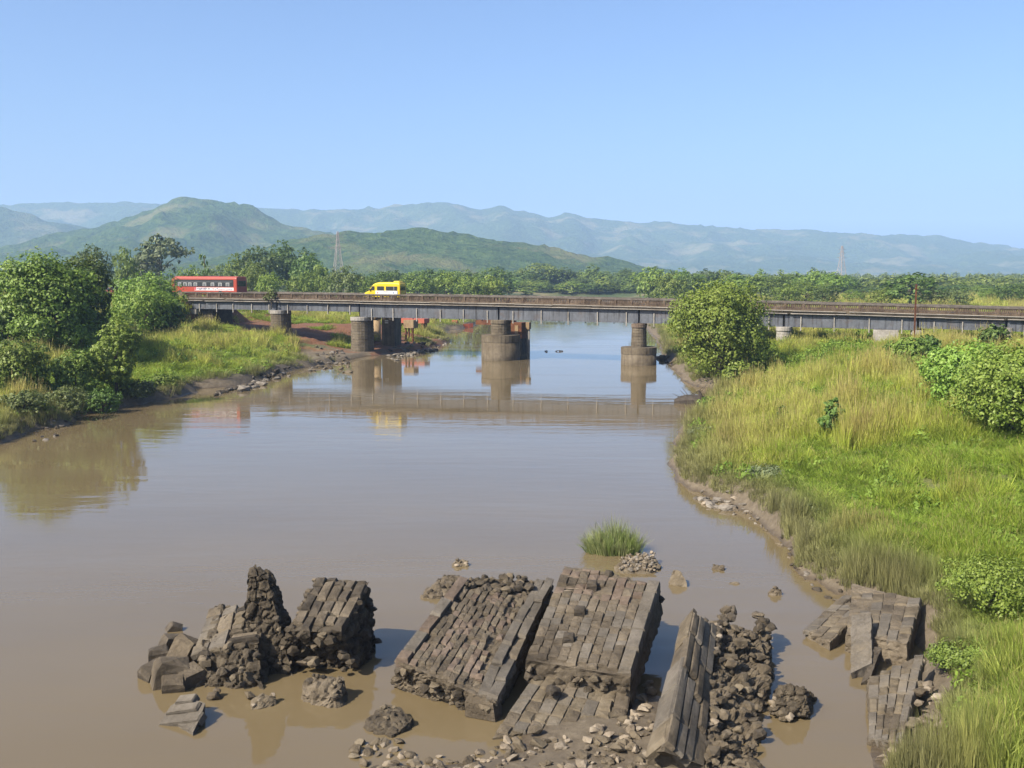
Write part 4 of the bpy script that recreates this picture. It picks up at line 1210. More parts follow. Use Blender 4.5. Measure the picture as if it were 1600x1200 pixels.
for _u in range(1350, 1600, 24):
    if 1375 < _u < 1475: continue
    BELT.append((_u + _r.uniform(-6, 6), _r.uniform(34, 50), _r.uniform(444, 453), _r.uniform(340, 420), _r.choice(['bush', 'wide']), _r.choice(['leaf_dark', 'leaf_mid']), 0))
for _u in range(818, 1015, 13):
    BELT.append((_u + _r.uniform(-4, 4), _r.uniform(24, 36), _r.uniform(442, 449), _r.uniform(476, 496), 'bush', _r.choice(['leaf_dark', 'leaf_mid']), 0))
BELT = [(b[0], b[1], b[2], b[3], b[4], 'leaf_mid' if b[5] == 'leaf_bright' and 600 < b[0] < 1340 and i % 2 else b[5], b[6]) for i, b in enumerate(BELT)]
ORD = 'first second third fourth fifth sixth seventh eighth ninth tenth eleventh twelfth thirteenth fourteenth fifteenth sixteenth seventeenth eighteenth nineteenth twentieth'.split()
def ordinal(n):
    if n <= 20: return ORD[n - 1]
    tens = ['twenty', 'thirty', 'forty', 'fifty', 'sixty', 'seventy', 'eighty', 'ninety', 'one hundred'][n // 10 - 2]
    return (tens + '-' + ORD[n % 10 - 1]) if n % 10 else {20: 'twentieth', 30: 'thirtieth', 40: 'fortieth', 50: 'fiftieth', 60: 'sixtieth', 70: 'seventieth', 80: 'eightieth', 90: 'ninetieth', 100: 'hundredth'}[n]
rs = np.random.RandomState(77)
desc = {'leaf_mid': 'green', 'leaf_dark': 'dark green', 'leaf_olive': 'olive', 'leaf_bright': 'light green', 'leaf_grey': 'grey green'}
shape = {'round': 'round tree', 'wide': 'broad tree', 'bush': 'bushy tree', 'lumpy': 'billowy tree', 'tall': 'slim tree', 'spread': 'open tree', 'tier': 'tiered tree'}
SECT = [(-1e9, 570, 'left of the yellow van'), (570, 780, 'between yellow van and middle pier'), (780, 995, 'between middle and third pier'), (995, 1210, 'behind the big round tree'), (1210, 1e9, 'right of the big round tree')]
vis = sorted([b for b in BELT if not b[6] and 0 < b[0] < 1610], key=lambda b: b[0])
for b in BELT:
    u, w, vt, D, kind, lm, lab = b
    if 790 < u < 1010 and D < 450: D = 480 + (D - 270) * .8
    x = U2X(u, D, 4); z = LZ(x, D)
    H = V2Z(vt, D) - z; W = w / FPX * D * (1.04 if lab else 1.22); H *= 1.05 if lab else 1.14
    if not lab:
        if b in vis:
            si = next(i for i, (a_, b_, _) in enumerate(SECT) if a_ <= u < b_)
            mem = [v for v in vis if SECT[si][0] <= v[0] < SECT[si][1]]
            lab = '%s %s behind bridge, %s from left %s' % (desc[lm], shape[kind], ordinal(mem.index(b) + 1), SECT[si][2])
        else:
            lab = '%s %s just outside the %s edge of the picture' % (desc[lm], shape[kind], 'left' if u < 0 else 'right')
            if u in (-130, 1730): lab = lab.replace('just', 'well')
    pr = PROTO[kind, lm]
    put_tree('belt_tree', lab, 'tree', 'trees in the belt behind the bridge', x, D, pr[rs.randint(len(pr))], (W, W, H), rs.uniform(0, 6.28))

# --- far woods on the plain: one mass, one object
fr = np.random.RandomState(5)
src = []
for s in (81, 82, 83):
    rs2 = np.random.RandomState(s)
    L = crown_lobes('wide' if s != 82 else 'round', rs2)
    cc = np.array([l[:3] for l in L]) ; cr = np.array([[l[3] * .95] for l in L])
    src.append(leaves_np(cc, cr, 13, .085, rs2, np.array([0, 0, .45])))
FT = []
while len(FT) < 1500:
    D = 410 + 1050 * fr.rand() ** 1.4
    u = fr.uniform(-420, 2020)
    x = (u - 800) / FPX * D
    if fbm(x / 120, D / 120, 3, 44) < .45 or fbm(x / 60, D / 60, 2, 4) < .4: continue
    if shore_dist(np.array([x]), np.array([D]))[0] < 8: continue
    FT.append((x, D))
FT = np.array(FT); zz = land_z(FT[:, 0], FT[:, 1])
VV2, TT = [], []
for (x, D), z in zip(FT, zz):
    V, Fq, tn = src[fr.randint(3)]
    W = fr.uniform(8, 15); H = fr.uniform(3.5, 9.0) * (.85 if D < 700 else 1.15)
    a = fr.uniform(0, 6.28)
    R = np.array([[math.cos(a), -math.sin(a), 0], [math.sin(a), math.cos(a), 0], [0, 0, 1]])
    VV2.append((V * np.array([W, W, H])) @ R.T + np.array([x, D, z - .5]))
    TT.append(np.clip(tn * .7 + fr.uniform(0, .35), 0, 1))
V = np.concatenate(VV2); T = np.concatenate(TT)
fm = mesh_np('far_wood', V, np.arange(len(V)).reshape(-1, 4), MATS['leaf_mid'])
at = fm.attributes.new('tint', 'FLOAT', 'FACE'); at.data.foreach_set('value', T.astype(np.float32))
tag(link(bpy.data.objects.new('far_wood', fm)), 'hazy woods spread over the plain below the hills', 'woods', kind='stuff')

# ------------------------------------------------------------------ grass
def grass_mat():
    m, nt, out = nmat('grass')
    a = nd(nt, 'ShaderNodeAttribute', attribute_name='tint', attribute_type='INSTANCER')
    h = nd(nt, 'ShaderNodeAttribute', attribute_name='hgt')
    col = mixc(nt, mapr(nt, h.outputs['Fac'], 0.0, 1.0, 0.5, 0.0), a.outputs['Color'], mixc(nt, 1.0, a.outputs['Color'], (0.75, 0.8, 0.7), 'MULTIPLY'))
    sd = nd(nt, 'ShaderNodeAttribute', attribute_name='seed')
    col = mixc(nt, math_n(nt, 'MULTIPLY', sd.outputs['Fac'], .6), col, (0.24, 0.18, 0.085))
    p = nt.nodes.new('ShaderNodeBsdfPrincipled'); nt.links.new(col, p.inputs['Base Color'])
    p.inputs['Roughness'].default_value = .6; p.inputs['Specular IOR Level'].default_value = .25
    t = nt.nodes.new('ShaderNodeBsdfTranslucent'); nt.links.new(col, t.inputs['Color'])
    mx = nt.nodes.new('ShaderNodeMixShader'); mx.inputs[0].default_value = .42
    nt.links.new(p.outputs[0], mx.inputs[1]); nt.links.new(t.outputs[0], mx.inputs[2]); nt.links.new(mx.outputs[0], out.inputs['Surface'])
    return m
GM = grass_mat()

def clump(name, nb, spread, lean, wid, seedheads, seed):
    r = random.Random(seed)
    V, F, Hh, Sd = [], [], [], []
    for i in range(nb):
        a = r.uniform(0, 6.283); d = spread * math.sqrt(r.random())
        bx, by = d * math.cos(a), d * math.sin(a)
        la = a + r.uniform(-1, 1); ln = lean * r.uniform(.2, 1.2)
        h = r.uniform(.5, 1.0); w = wid * r.uniform(.7, 1.4)
        wx, wy = -math.sin(la + r.uniform(-1.5, 1.5)), math.cos(la + r.uniform(-1.5, 1.5))
        b = len(V)
        pts = [(0, 0, 1.0), (.25, .5, .9), (1.0, 1.0, .0)]
        for (q, z, ww) in pts:
            cx, cy, cz = bx + math.cos(la) * ln * q * h, by + math.sin(la) * ln * q * h, z * h - .02 * (z == 0) - .25 * ln * (q == 1.0) * h
            if ww > 0:
                V += [(cx - wx * w * ww, cy - wy * w * ww, cz), (cx + wx * w * ww, cy + wy * w * ww, cz)]; Hh += [z, z]; Sd += [0, 0]
            else:
                V += [(cx, cy, cz)]; Hh += [1.0]; Sd += [0]
        F += [(b, b + 1, b + 3, b + 2), (b + 2, b + 3, b + 4)]
        if r.random() < seedheads:
            tx, ty, tz = V[b + 4]; s = .045
            b = len(V)
            V += [(tx - wx * s * .4, ty - wy * s * .4, tz), (tx, ty, tz - s * 2.2), (tx + wx * s * .4, ty + wy * s * .4, tz), (tx, ty, tz + s * 2.4)]
            Hh += [1.0] * 4; Sd += [1.0] * 4
            F += [(b, b + 1, b + 2, b + 3)]
    me = mesh(name, V, F, GM)
    for nm, arr in (('hgt', Hh), ('seed', Sd)):
        at = me.attributes.new(nm, 'FLOAT', 'POINT'); at.data.foreach_set('value', np.array(arr, np.float32))
    return bpy.data.objects.new(name, me)          # only a pattern for the scatter, not linked

def scatter(name, label, pos, scl, rot, tint, pats):
    me = bpy.data.meshes.new(name)
    n = len(pos)
    me.vertices.add(n); me.vertices.foreach_set('co', pos.astype(np.float32).ravel())
    for nm, tp, key, arr in (('scl', 'FLOAT_VECTOR', 'vector', scl), ('rot', 'FLOAT_VECTOR', 'vector', rot), ('tint', 'FLOAT_COLOR', 'color', tint)):
        at = me.attributes.new(nm, tp, 'POINT'); at.data.foreach_set(key, arr.astype(np.float32).ravel())
    o = link(bpy.data.objects.new(name, me))
    ng = bpy.data.node_groups.new(name + '_scatter', 'GeometryNodeTree')
    ng.interface.new_socket('Geometry', in_out='INPUT', socket_type='NodeSocketGeometry')
    ng.interface.new_socket('Geometry', in_out='OUTPUT', socket_type='NodeSocketGeometry')
    gi = ng.nodes.new('NodeGroupInput'); go = ng.nodes.new('NodeGroupOutput')
    iop = ng.nodes.new('GeometryNodeInstanceOnPoints'); jn = ng.nodes.new('GeometryNodeJoinGeometry')
    for p in pats:
        oi = ng.nodes.new('GeometryNodeObjectInfo'); oi.inputs['Object'].default_value = p; oi.inputs['As Instance'].default_value = True
        ng.links.new(oi.outputs['Geometry'], jn.inputs[0])
    def attr(nm, tp):
        a = ng.nodes.new('GeometryNodeInputNamedAttribute'); a.data_type = tp; a.inputs['Name'].default_value = nm
        return a.outputs['Attribute']
    mp = ng.nodes.new('GeometryNodeMeshToPoints')
    ng.links.new(gi.outputs[0], mp.inputs['Mesh'])
    ng.links.new(mp.outputs[0], iop.inputs['Points'])
    ng.links.new(jn.outputs[0], iop.inputs['Instance'])
    iop.inputs['Pick Instance'].default_value = True
    ng.links.new(attr('scl', 'FLOAT_VECTOR'), iop.inputs['Scale'])
    ng.links.new(attr('rot', 'FLOAT_VECTOR'), iop.inputs['Rotation'])
    ng.links.new(iop.outputs[0], go.inputs[0])
    md = o.modifiers.new('scatter', 'NODES'); md.node_group = ng
    return tag(o, label, 'grass', kind='stuff')

gr = np.random.RandomState(21)
XS, YS = [], []
for (d0, d1, dens) in ((20, 40, 42), (40, 70, 17), (70, 115, 8), (115, 190, 3.2), (190, 330, .7)):
    wmax = d1 * .62
    n = int(dens * (d1 - d0) * 2 * wmax)
    x = gr.uniform(-wmax, wmax, n); y = gr.uniform(d0, d1, n)
    ok = np.abs(x) < y * .62 + 8
    XS.append(x[ok]); YS.append(y[ok])
X = np.concatenate(XS); Y = np.concatenate(YS)
d = shore_dist(X, Y)
keep = d > -.5
X, Y, d = X[keep], Y[keep], d[keep]
Z = land_z(X, Y)
t, s = W2B(X, Y)
under = (s > .5) & (s < 9.0) & (t > TAB - 2) & (t < TEND)
road = (s > -.2) & (s < 8.8) & (t <= TAB)
pr_ = G(500, 515, 3.0)
redm = (((X - pr_.x) * .048) ** 2 + ((Y - pr_.y - 6) * .055) ** 2) + (fbm(X / 3, Y / 3, 3, 61) - .5) * 1.0 < .75
patchy = fbm(X / 6, Y / 6, 3, 91)
ok = (Z > .12) & ~road & ~(under & (patchy < .62)) & ~(redm & (patchy < .57))
# bare mud along the water's edge
ok &= (d > .05 + 3.0 * np.clip(fbm(X / 5, Y / 5, 3, 71) - .5, 0, 1) * 1.6)
# worn bare spot on the right bank
pb = G(1455, 740, 2.4)
ok &= ~((((X - pb.x) / .5) ** 2 + ((Y - pb.y) / 2.6) ** 2) < 1)
ok &= ~((t > -6.0 + 9 * (patchy - .5)) & (t < 2) & (s > -16) & (s < 3))
# nothing grows through the fallen slabs and rubble
for (cu, cv, rx, ry) in ((1385, 965, 1.55, 1.35), (1290, 970, 1.2, 1.2), (1395, 1095, 1.0, 1.75), (1345, 1010, .6, 1.3), (1435, 1150, .7, 1.6), (1405, 990, 1.2, .9), (1425, 1030, 1.0, 1.25), (1440, 1075, .8, 1.2)):
    pc = G(cu, cv, .5)
    ok &= ((((X - pc.x) / rx) ** 2 + ((Y - pc.y) / ry) ** 2) > 1)
X, Y, Z, d, t, s = X[ok], Y[ok], Z[ok], d[ok], t[ok], s[ok]
n = len(X)
r = np.hypot(X, Y)
f1 = fbm(X / 11, Y / 16, 4, 101); f2 = fbm(X / 4.0, Y / 5.0, 3, 103); f3 = fbm(X / 1.6, Y / 2.2, 2, 105)
yel = np.clip((f1 - .5) * 2.4 + (f2 - .5) * 3.2 + np.clip((Y - 55) / 110, -.05, .24), 0, 1)
green = np.array([.21, .3, .036]); lime = np.array([.37, .415, .06]); straw = np.array([.46, .455, .115]); sedge = np.array([.23, .22, .09]); rusty = np.array([.42, .29, .11])
jit = gr.uniform(.6, 1.4, (n, 1))
mixv = np.clip(yel + gr.normal(size=n) * .16 + (f3 - .5) * .8, 0, 1)[:, None]
col = np.where(mixv < .5, green + (lime - green) * mixv * 2, lime + (straw - lime) * (mixv - .5) * 2)
rm = (np.clip((f3 - .62) * 6, 0, 1) * np.clip((f2 - .5) * 4, 0, 1))[:, None]
col = col * (1 - rm * .45) + rusty * rm * .45
edge = np.clip(1 - (d - .5) / (1.2 + 3.0 * f2), 0, 1)[:, None]
col = col * (1 - edge) + sedge * edge
col = np.concatenate([col * jit * .86, np.ones((n, 1))], 1)
tall = np.clip(yel * .9 + (f2 - .35) * 1.1, 0, 1) * (1 - edge[:, 0] * .35)
tuft = np.clip((f3 - .36) * 3.0, 0, 1.5)
hgt = (.22 + .35 * tuft + .75 * tall * (.45 + .7 * tuft) * np.clip(.6 + Y / 170, 0, 1.1)) * gr.uniform(.6, 1.35, n) * np.where(r > 190, 1.15, 1.0)
hgt = hgt * np.interp(Y, [25, 60, 130], [1.5, 1.4, 1.15])
hgt = hgt * (1 - edge[:, 0]) + edge[:, 0] * (.45 + .9 * tuft) * gr.uniform(.6, 1.25, n)
wd = np.interp(r, [20, 40, 70, 115, 190, 330], [.5, .62, .85, 1.15, 1.7, 2.8]) * gr.uniform(.8, 1.25, n)
scl = np.stack([wd, wd, hgt], 1)
rot = np.stack([gr.normal(size=n) * .08, gr.normal(size=n) * .08, gr.uniform(0, 6.28, n)], 1)
pos = np.stack([X, Y, Z - .03], 1)
is_edge = edge[:, 0] > .5
pats_tall = [clump('tall_grass_pattern', 26, .33, .4, .014, .35, k) for k in (1, 2, 3)]
pats_low = [clump('green_grass_pattern', 30, .36, .7, .017, .03, k) for k in (4, 5, 6)]
pats_sedge = [clump('sedge_pattern', 30, .3, .45, .011, .0, k) for k in (7, 8, 9)]
istall = (~is_edge) & (tall > .42); islow = (~is_edge) & ~istall
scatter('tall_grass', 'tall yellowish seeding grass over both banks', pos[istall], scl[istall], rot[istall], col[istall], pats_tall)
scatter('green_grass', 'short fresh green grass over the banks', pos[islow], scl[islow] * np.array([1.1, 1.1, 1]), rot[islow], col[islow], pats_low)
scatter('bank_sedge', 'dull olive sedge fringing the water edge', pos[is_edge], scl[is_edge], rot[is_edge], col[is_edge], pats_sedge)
print('grass clumps', n)
# broad-leaved weeds between the grass
def weed(name, nl, seed):
    r = random.Random(seed); V, F, Hh = [], [], []
    for i in range(nl):
        a = r.uniform(0, 6.283); e = r.uniform(.15, 1.35); R = r.uniform(.55, 1.0)
        c = Vector((math.cos(a) * math.cos(e), math.sin(a) * math.cos(e), math.sin(e))) * R
        nn = (c.normalized() + Vector((r.gauss(0, .45), r.gauss(0, .45), r.gauss(0, .3)))).normalized()
        x = nn.orthogonal().normalized(); y = nn.cross(x); q = r.uniform(0, 6.28)
        x, y = x * math.cos(q) + y * math.sin(q), y * math.cos(q) - x * math.sin(q)
        s_ = r.uniform(.1, .2); b = len(V)
        V += [c - x * s_, c - y * s_ * .5, c + x * s_, c + y * s_ * .5]; Hh += [c.z] * 4; F.append((b, b + 1, b + 2, b + 3))
    me = mesh(name, V, F, GM)
    for nm, arr in (('hgt', Hh), ('seed', [0] * len(Hh))):
        at = me.attributes.new(nm, 'FLOAT', 'POINT'); at.data.foreach_set('value', np.array(arr, np.float32))
    return bpy.data.objects.new(name, me)
wsel = (gr.rand(n) < .1 * np.clip((fbm(X / 3, Y / 4, 3, 141) - .46) * 10, 0, 1.6)) & (d > 1.0) & (r < 150)
nw = int(wsel.sum())
ws = gr.uniform(.25, .75, nw) * np.interp(r[wsel], [25, 60, 150], [.7, 1.0, 1.5])
wc = np.concatenate([(np.array([.12, .2, .028]) + gr.rand(nw, 1) * np.array([.12, .14, .02])) * .86, np.ones((nw, 1))], 1)
scatter('ground_weeds', 'leafy green weeds sprouting between the grass of the banks', pos[wsel], np.stack([ws, ws, ws * gr.uniform(.7, 1.4, nw)], 1), rot[wsel], wc, [weed('weed_pattern', 46, k) for k in (21, 22, 23)])

# tuft of reeds growing on the little stone islet
pi = G(960, 866, 0.0)
tr = np.random.RandomState(9)
m = 100
a = tr.uniform(0, 6.28, m); q = np.sqrt(tr.rand(m))
tx, ty = pi.x + .95 * q * np.cos(a), pi.y + .3 + .6 * q * np.sin(a)
hh = (1.9 - .9 * q) * tr.uniform(.45, 1.2, m)
tz = np.full(m, -.03)
g0 = np.array([.16, .22, .05]); g1 = np.array([.26, .27, .12])
mx_ = tr.rand(m, 1)
tc_ = np.concatenate([(g0 + (g1 - g0) * mx_) * tr.uniform(.7, 1.2, (m, 1)), np.ones((m, 1))], 1)
scatter('reed_tuft', 'round tuft of green reeds growing behind the pebbly stone islet', np.stack([tx, ty, tz], 1), np.stack([np.full(m, .8), np.full(m, .8), hh], 1),
        np.stack([(ty - pi.y) * -.35, (tx - pi.x) * .35, tr.uniform(0, 6.28, m) * 0], 1), tc_, [clump('reed_pattern', 26, .26, .55, .011, .12, k) for k in (11, 12)])
# ------------------------------------------------------------------ fallen masonry
def vlump(p, lump, seed):
    q = Vector((p[0] / lump + seed * 7.3, p[1] / lump - seed * 3.1, p[2] / lump + seed))
    ds, pts = mnoise.voronoi(q)
    edge = ds[1] - ds[0]
    return .35 + .75 * mnoise.noise(pts[0] * 5.3) - .75 * max(0.0, 1 - edge / .16) + .35 * (.5 - ds[0])

def rough_solid(name, bot, top, mat, parent, res=.13, amp=.12, lump=.35, seed=0, amp_top=None, smooth=False, rnd=0.0, dome=0.0):
    """six-faced lump of broken masonry: bot/top corner points in order near-left, near-right, far-right, far-left"""
    b = [Vector(p) for p in bot]; t = [Vector(p) for p in top]
    nx = max(2, int(max((b[1] - b[0]).length, (t[1] - t[0]).length) / res))
    ny = max(2, int(max((b[3] - b[0]).length, (t[3] - t[0]).length) / res))
    nz = max(2, int(max((t[i] - b[i]).length for i in range(4)) / res))
    key, V, F = {}, [], []
    top_side = []
    def vid(i, j, k):
        if (i, j, k) in key: return key[i, j, k]
        u, v, w = i / nx, j / ny, k / nz
        x_, y_ = 2 * u - 1, 2 * v - 1
        xr, yr = x_ * math.sqrt(1 - y_ * y_ / 2), y_ * math.sqrt(1 - x_ * x_ / 2)
        u = .5 + .5 * (x_ + (xr - x_) * rnd); v = .5 + .5 * (y_ + (yr - y_) * rnd)
        dz_ = Vector((0, 0, -dome * (xr * xr + yr * yr) ** 1.5))
        lo = b[0].lerp(b[1], u).lerp(b[3].lerp(b[2], u), v)
        hi = t[0].lerp(t[1], u).lerp(t[3].lerp(t[2], u), v)
        key[i, j, k] = len(V); V.append(lo.lerp(hi + dz_, w)); top_side.append(k == nz)
        return key[i, j, k]
    for i in range(nx):
        for j in range(ny):
            F.append((vid(i, j, nz), vid(i + 1, j, nz), vid(i + 1, j + 1, nz), vid(i, j + 1, nz)))
    for k in range(nz):
        for i in range(nx):
            F.append((vid(i, 0, k), vid(i + 1, 0, k), vid(i + 1, 0, k + 1), vid(i, 0, k + 1)))
            F.append((vid(i + 1, ny, k), vid(i, ny, k), vid(i, ny, k + 1), vid(i + 1, ny, k + 1)))
        for j in range(ny):
            F.append((vid(0, j + 1, k), vid(0, j, k), vid(0, j, k + 1), vid(0, j + 1, k + 1)))
            F.append((vid(nx, j, k), vid(nx, j + 1, k), vid(nx, j + 1, k + 1), vid(nx, j, k + 1)))
    me = mesh(name, V, F, mat, smooth)
    bm = bmesh.new(); bm.from_mesh(me); bm.normal_update(); bm.verts.ensure_lookup_table()
    at = amp if amp_top is None else amp_top
    for v, ts in zip(bm.verts, top_side):
        a = at if ts else amp
        f = vlump(v.co, lump, seed)
        fine = mnoise.fractal(v.co * 5.0 + Vector((seed, 0, 0)), 1.0, 2.0, 3)
        big = mnoise.noise(v.co * .9 + Vector((0, seed * 3.0, 0)))
        v.co += v.normal * (a * (f - .35) + a * .35 * fine + a * .8 * big)
    bm.to_mesh(me); bm.free()
    loc = parent.location if parent is not None else Vector((0, 0, 0))
    me.transform(Matrix.Translation(-loc))
    return link(bpy.data.objects.new(name, me), parent)

def block_meshes(mat, n, inset, jit, seed):
    out = []
    r = random.Random(seed)
    for k in range(n):
        j = lambda a: r.uniform(-a, a)
        V = []
        for (z, ins) in ((0, 0), (.74, 0), (1.0, inset)):
            for (x, y) in ((-.5, -.5), (.5, -.5), (.5, .5), (-.5, .5)):
                V.append((x * (1 - 2 * ins) + j(jit), y * (1 - 2 * ins) + j(jit), z + (j(jit * 1.6) if z > .5 else 0)))
        V.append((j(.1), j(.1), 1.0 + r.uniform(0, jit * 2.5)))
        F = []
        for b in (0, 4):
            for i in range(4): F.append((b + i, b + (i + 1) % 4, b + 4 + (i + 1) % 4, b + 4 + i))
        F += [(8, 9, 12), (9, 10, 12), (10, 11, 12), (11, 8, 12), (3, 2, 1, 0)]
        out.append(mesh('block', V, F, mat))
    return out
BM = {}
for m, ins, jt in (('masonry', .075, .05), ('masonry_brown', .075, .05), ('masonry_dark', .1, .045), ('dressed', .05, .025), ('pale_stone', .14, .06), ('core_rubble', .15, .07), ('earthy', .12, .05)):
    BM[m] = block_meshes(MATS[m], 7, ins, jt, len(m))

def put_block(parent, me, M, name='block'):
    o = bpy.data.objects.new(name, me)
    link(o, parent)
    L = Matrix.Translation(-parent.location) @ M
    loc, rq, sc = L.decompose()
    o.location = loc; o.rotation_euler = rq.to_euler(); o.scale = sc
    return o

def patch(q, u, v):
    return q[0].lerp(q[1], u).lerp(q[3].lerp(q[2], u), v)

def lay_blocks(parent, q, cols, blen, depth, mats, seed, proud=(-.02, .05), gap=.03, miss=.03, tilt=.05, u0=0.0, u1=1.0, v0=0.0, v1=1.0, ragged=0.0, skip=None, name='block'):
    r = random.Random(seed)
    q = [Vector(p) for p in q]
    N = (q[1] - q[0]).cross(q[3] - q[0]).normalized()
    if N.z < 0: N = -N
    for c in range(cols):
        ua, ub = u0 + (u1 - u0) * c / cols, u0 + (u1 - u0) * (c + 1) / cols
        um = (ua + ub) / 2
        Ltot = (patch(q, um, 1) - patch(q, um, 0)).length
        va = v0 + r.uniform(0, ragged) 
        vend = v1 - r.uniform(0, ragged)
        first = True
        while va < vend - .01:
            L = r.uniform(*blen) * (r.uniform(.4, 1) if first else 1)
            first = False
            vb = min(va + L / Ltot, vend)
            if vend - vb < .35 * blen[0] / Ltot: vb = vend
            vm = (va + vb) / 2
            if r.random() > miss and not (skip and skip(um, vm)):
                ctr = patch(q, um, vm)
                du = patch(q, ub, vm) - patch(q, ua, vm); dv = patch(q, um, vb) - patch(q, um, va)
                Nl = du.cross(dv).normalized(); Nl = Nl if Nl.z > 0 else -Nl
                Yv = dv.normalized(); X = Yv.cross(Nl).normalized(); nn = X.cross(Yv)
                R = Matrix((X, Yv, nn)).transposed().to_4x4()
                S = Matrix.Diagonal(((abs(du.dot(X)) - gap) * r.uniform(.985, 1.05), dv.length - gap, depth, 1))
                J = Matrix.Rotation(r.gauss(0, tilt), 4, 'X') @ Matrix.Rotation(r.gauss(0, tilt), 4, 'Y') @ Matrix.Rotation(r.gauss(0, tilt * .4), 4, 'Z')
                wear = -.07 if r.random() < .07 else 0
                M = Matrix.Translation(ctr + N * (r.uniform(*proud) + wear - depth * .8)) @ R @ J @ S
                mt = mats[r.randrange(len(mats))] if not callable(mats) else mats(um, vm, r)
                put_block(parent, BM[mt][r.randrange(7)], M, name)
            va = vb
    return N

def down(pts, z=-.5, grow=0.0):
    c = sum((Vector(p) for p in pts), Vector()) / 4
    return [Vector((c.x + (p[0] - c.x) * (1 + grow), c.y + (p[1] - c.y) * (1 + grow), z)) for p in pts]

def sunk(q, d):
    q = [Vector(p) for p in q]
    N = (q[1] - q[0]).cross(q[3] - q[0]).normalized()
    if N.z < 0: N = -N
    return [p - N * d for p in q]

def hull_rocks(mat, n, seed, npts=24, flat=.68):
    out = []
    rs = np.random.RandomState(seed)
    for k in range(n):
        bm = bmesh.new()
        p = rs.normal(size=(npts, 3)); p /= np.linalg.norm(p, axis=1)[:, None]
        p *= rs.uniform(.75, 1.1, (npts, 1)); p *= np.array([.5, .5 * rs.uniform(.65, .95), .5 * flat * rs.uniform(.8, 1.1)])
        vs = [bm.verts.new(x) for x in p]
        bmesh.ops.convex_hull(bm, input=vs)
        for v in [v for v in bm.verts if not v.link_faces]: bm.verts.remove(v)
        me = bpy.data.meshes.new('rock'); bm.to_mesh(me); bm.free()
        me.materials.append(mat)
        out.append(me)
    return out
RK = {m: hull_rocks(MATS[m], 9, 5 + i) for i, m in enumerate(('pale_stone', 'bank_stone', 'masonry_dark', 'masonry', 'core_rubble', 'earthy', 'core_dark'))}

def stones_on(parent, q, n, size, mats, seed, lift=.0, name='stone'):
    """loose stones bedded in a face of their chunk"""
    r = random.Random(seed)
    q = [Vector(p) for p in q]
    for k in range(n):
        p = patch(q, r.random(), r.random())
        s = r.uniform(*size)
        M = Matrix.Translation(p + Vector((0, 0, lift + r.uniform(-.28, .05) * s))) @ Matrix.Rotation(r.uniform(0, 6.28), 4, 'Z') @ Matrix.Rotation(r.uniform(-.5, .5), 4, 'X') @ Matrix.Diagonal((s, s, s, 1))
        put_block(parent, RK[mats[r.randrange(len(mats))]][r.randrange(9)], M, name)

def centre(q, z=0.0):
    c = sum((Vector(p) for p in q), Vector()) / len(q)
    return Vector((c.x, c.y, z))

# A: long fallen wall with side copings
A = [G(619, 1031, 1.0), G(776, 1099, .55), G(865, 906, 1.35), G(716, 902, 1.85)]
o = thing('fallen_masonry', 'long fallen wall slab of small blocks, left of the slab with headers', 'masonry', centre(A), 0, 'fallen masonry chunks')
fA = [G(613, 1092, -.4), G(768, 1140, -.4)]
rough_solid('core', [fA[0], fA[1], Vector((A[2].x, A[2].y, -.5)), Vector((A[3].x, A[3].y, -.5))], sunk(A, .02), MATS['core_rubble'], o, .07, .12, .3, 1, amp_top=.05)
lay_blocks(o, A, 1, (.9, 1.5), .3, ['dressed', 'masonry_brown', 'dressed'], 2, (.04, .1), .02, 0, .02, 0.0, .115, 0, .97, name='coping_stone')
lay_blocks(o, A, 8, (.28, .5), .24, ['masonry', 'masonry', 'masonry', 'masonry_brown'], 3, (-.025, .03), .004, .05, .045, .125, .66, 0, .86, .05)
lay_blocks(o, A, 2, (.2, .45), .22, ['core_rubble', 'masonry_dark', 'masonry_brown', 'earthy'], 4, (-.12, .03), .03, .3, .15, .66, .8, .03, .85)
lay_blocks(o, A, 2, (.9, 1.7), .26, ['dressed', 'dressed', 'masonry'], 5, (.0, .12), .02, .0, .04, .8, 1.0, .0, 1.0, .02, name='coping_stone')
stones_on(o, [patch(A, .1, .84), patch(A, .8, .84), patch(A, .85, 1.02), patch(A, .1, 1.02)], 46, (.18, .42), ['core_dark', 'core_rubble', 'earthy', 'masonry_dark'], 6, .08)
# stones of its broken front
fr_q = [fA[0] + Vector((.05, -.05, .45)), fA[1] + Vector((-.1, -.05, .45)), A[1] + Vector((0, .0, -.15)), A[0] + Vector((0, 0, -.15))]
stones_on(o, fr_q, 40, (.2, .4), ['core_rubble', 'earthy', 'masonry_dark', 'core_dark'], 7)
cb = patch(A, .86, .03)
put_block(o, BM['masonry'][2], Matrix.Translation(cb + Vector((.0, .02, -.62))) @ Matrix.Rotation(-.42, 4, 'Z') @ Matrix.Diagonal((.78, .45, .56, 1)), 'corner_stone')

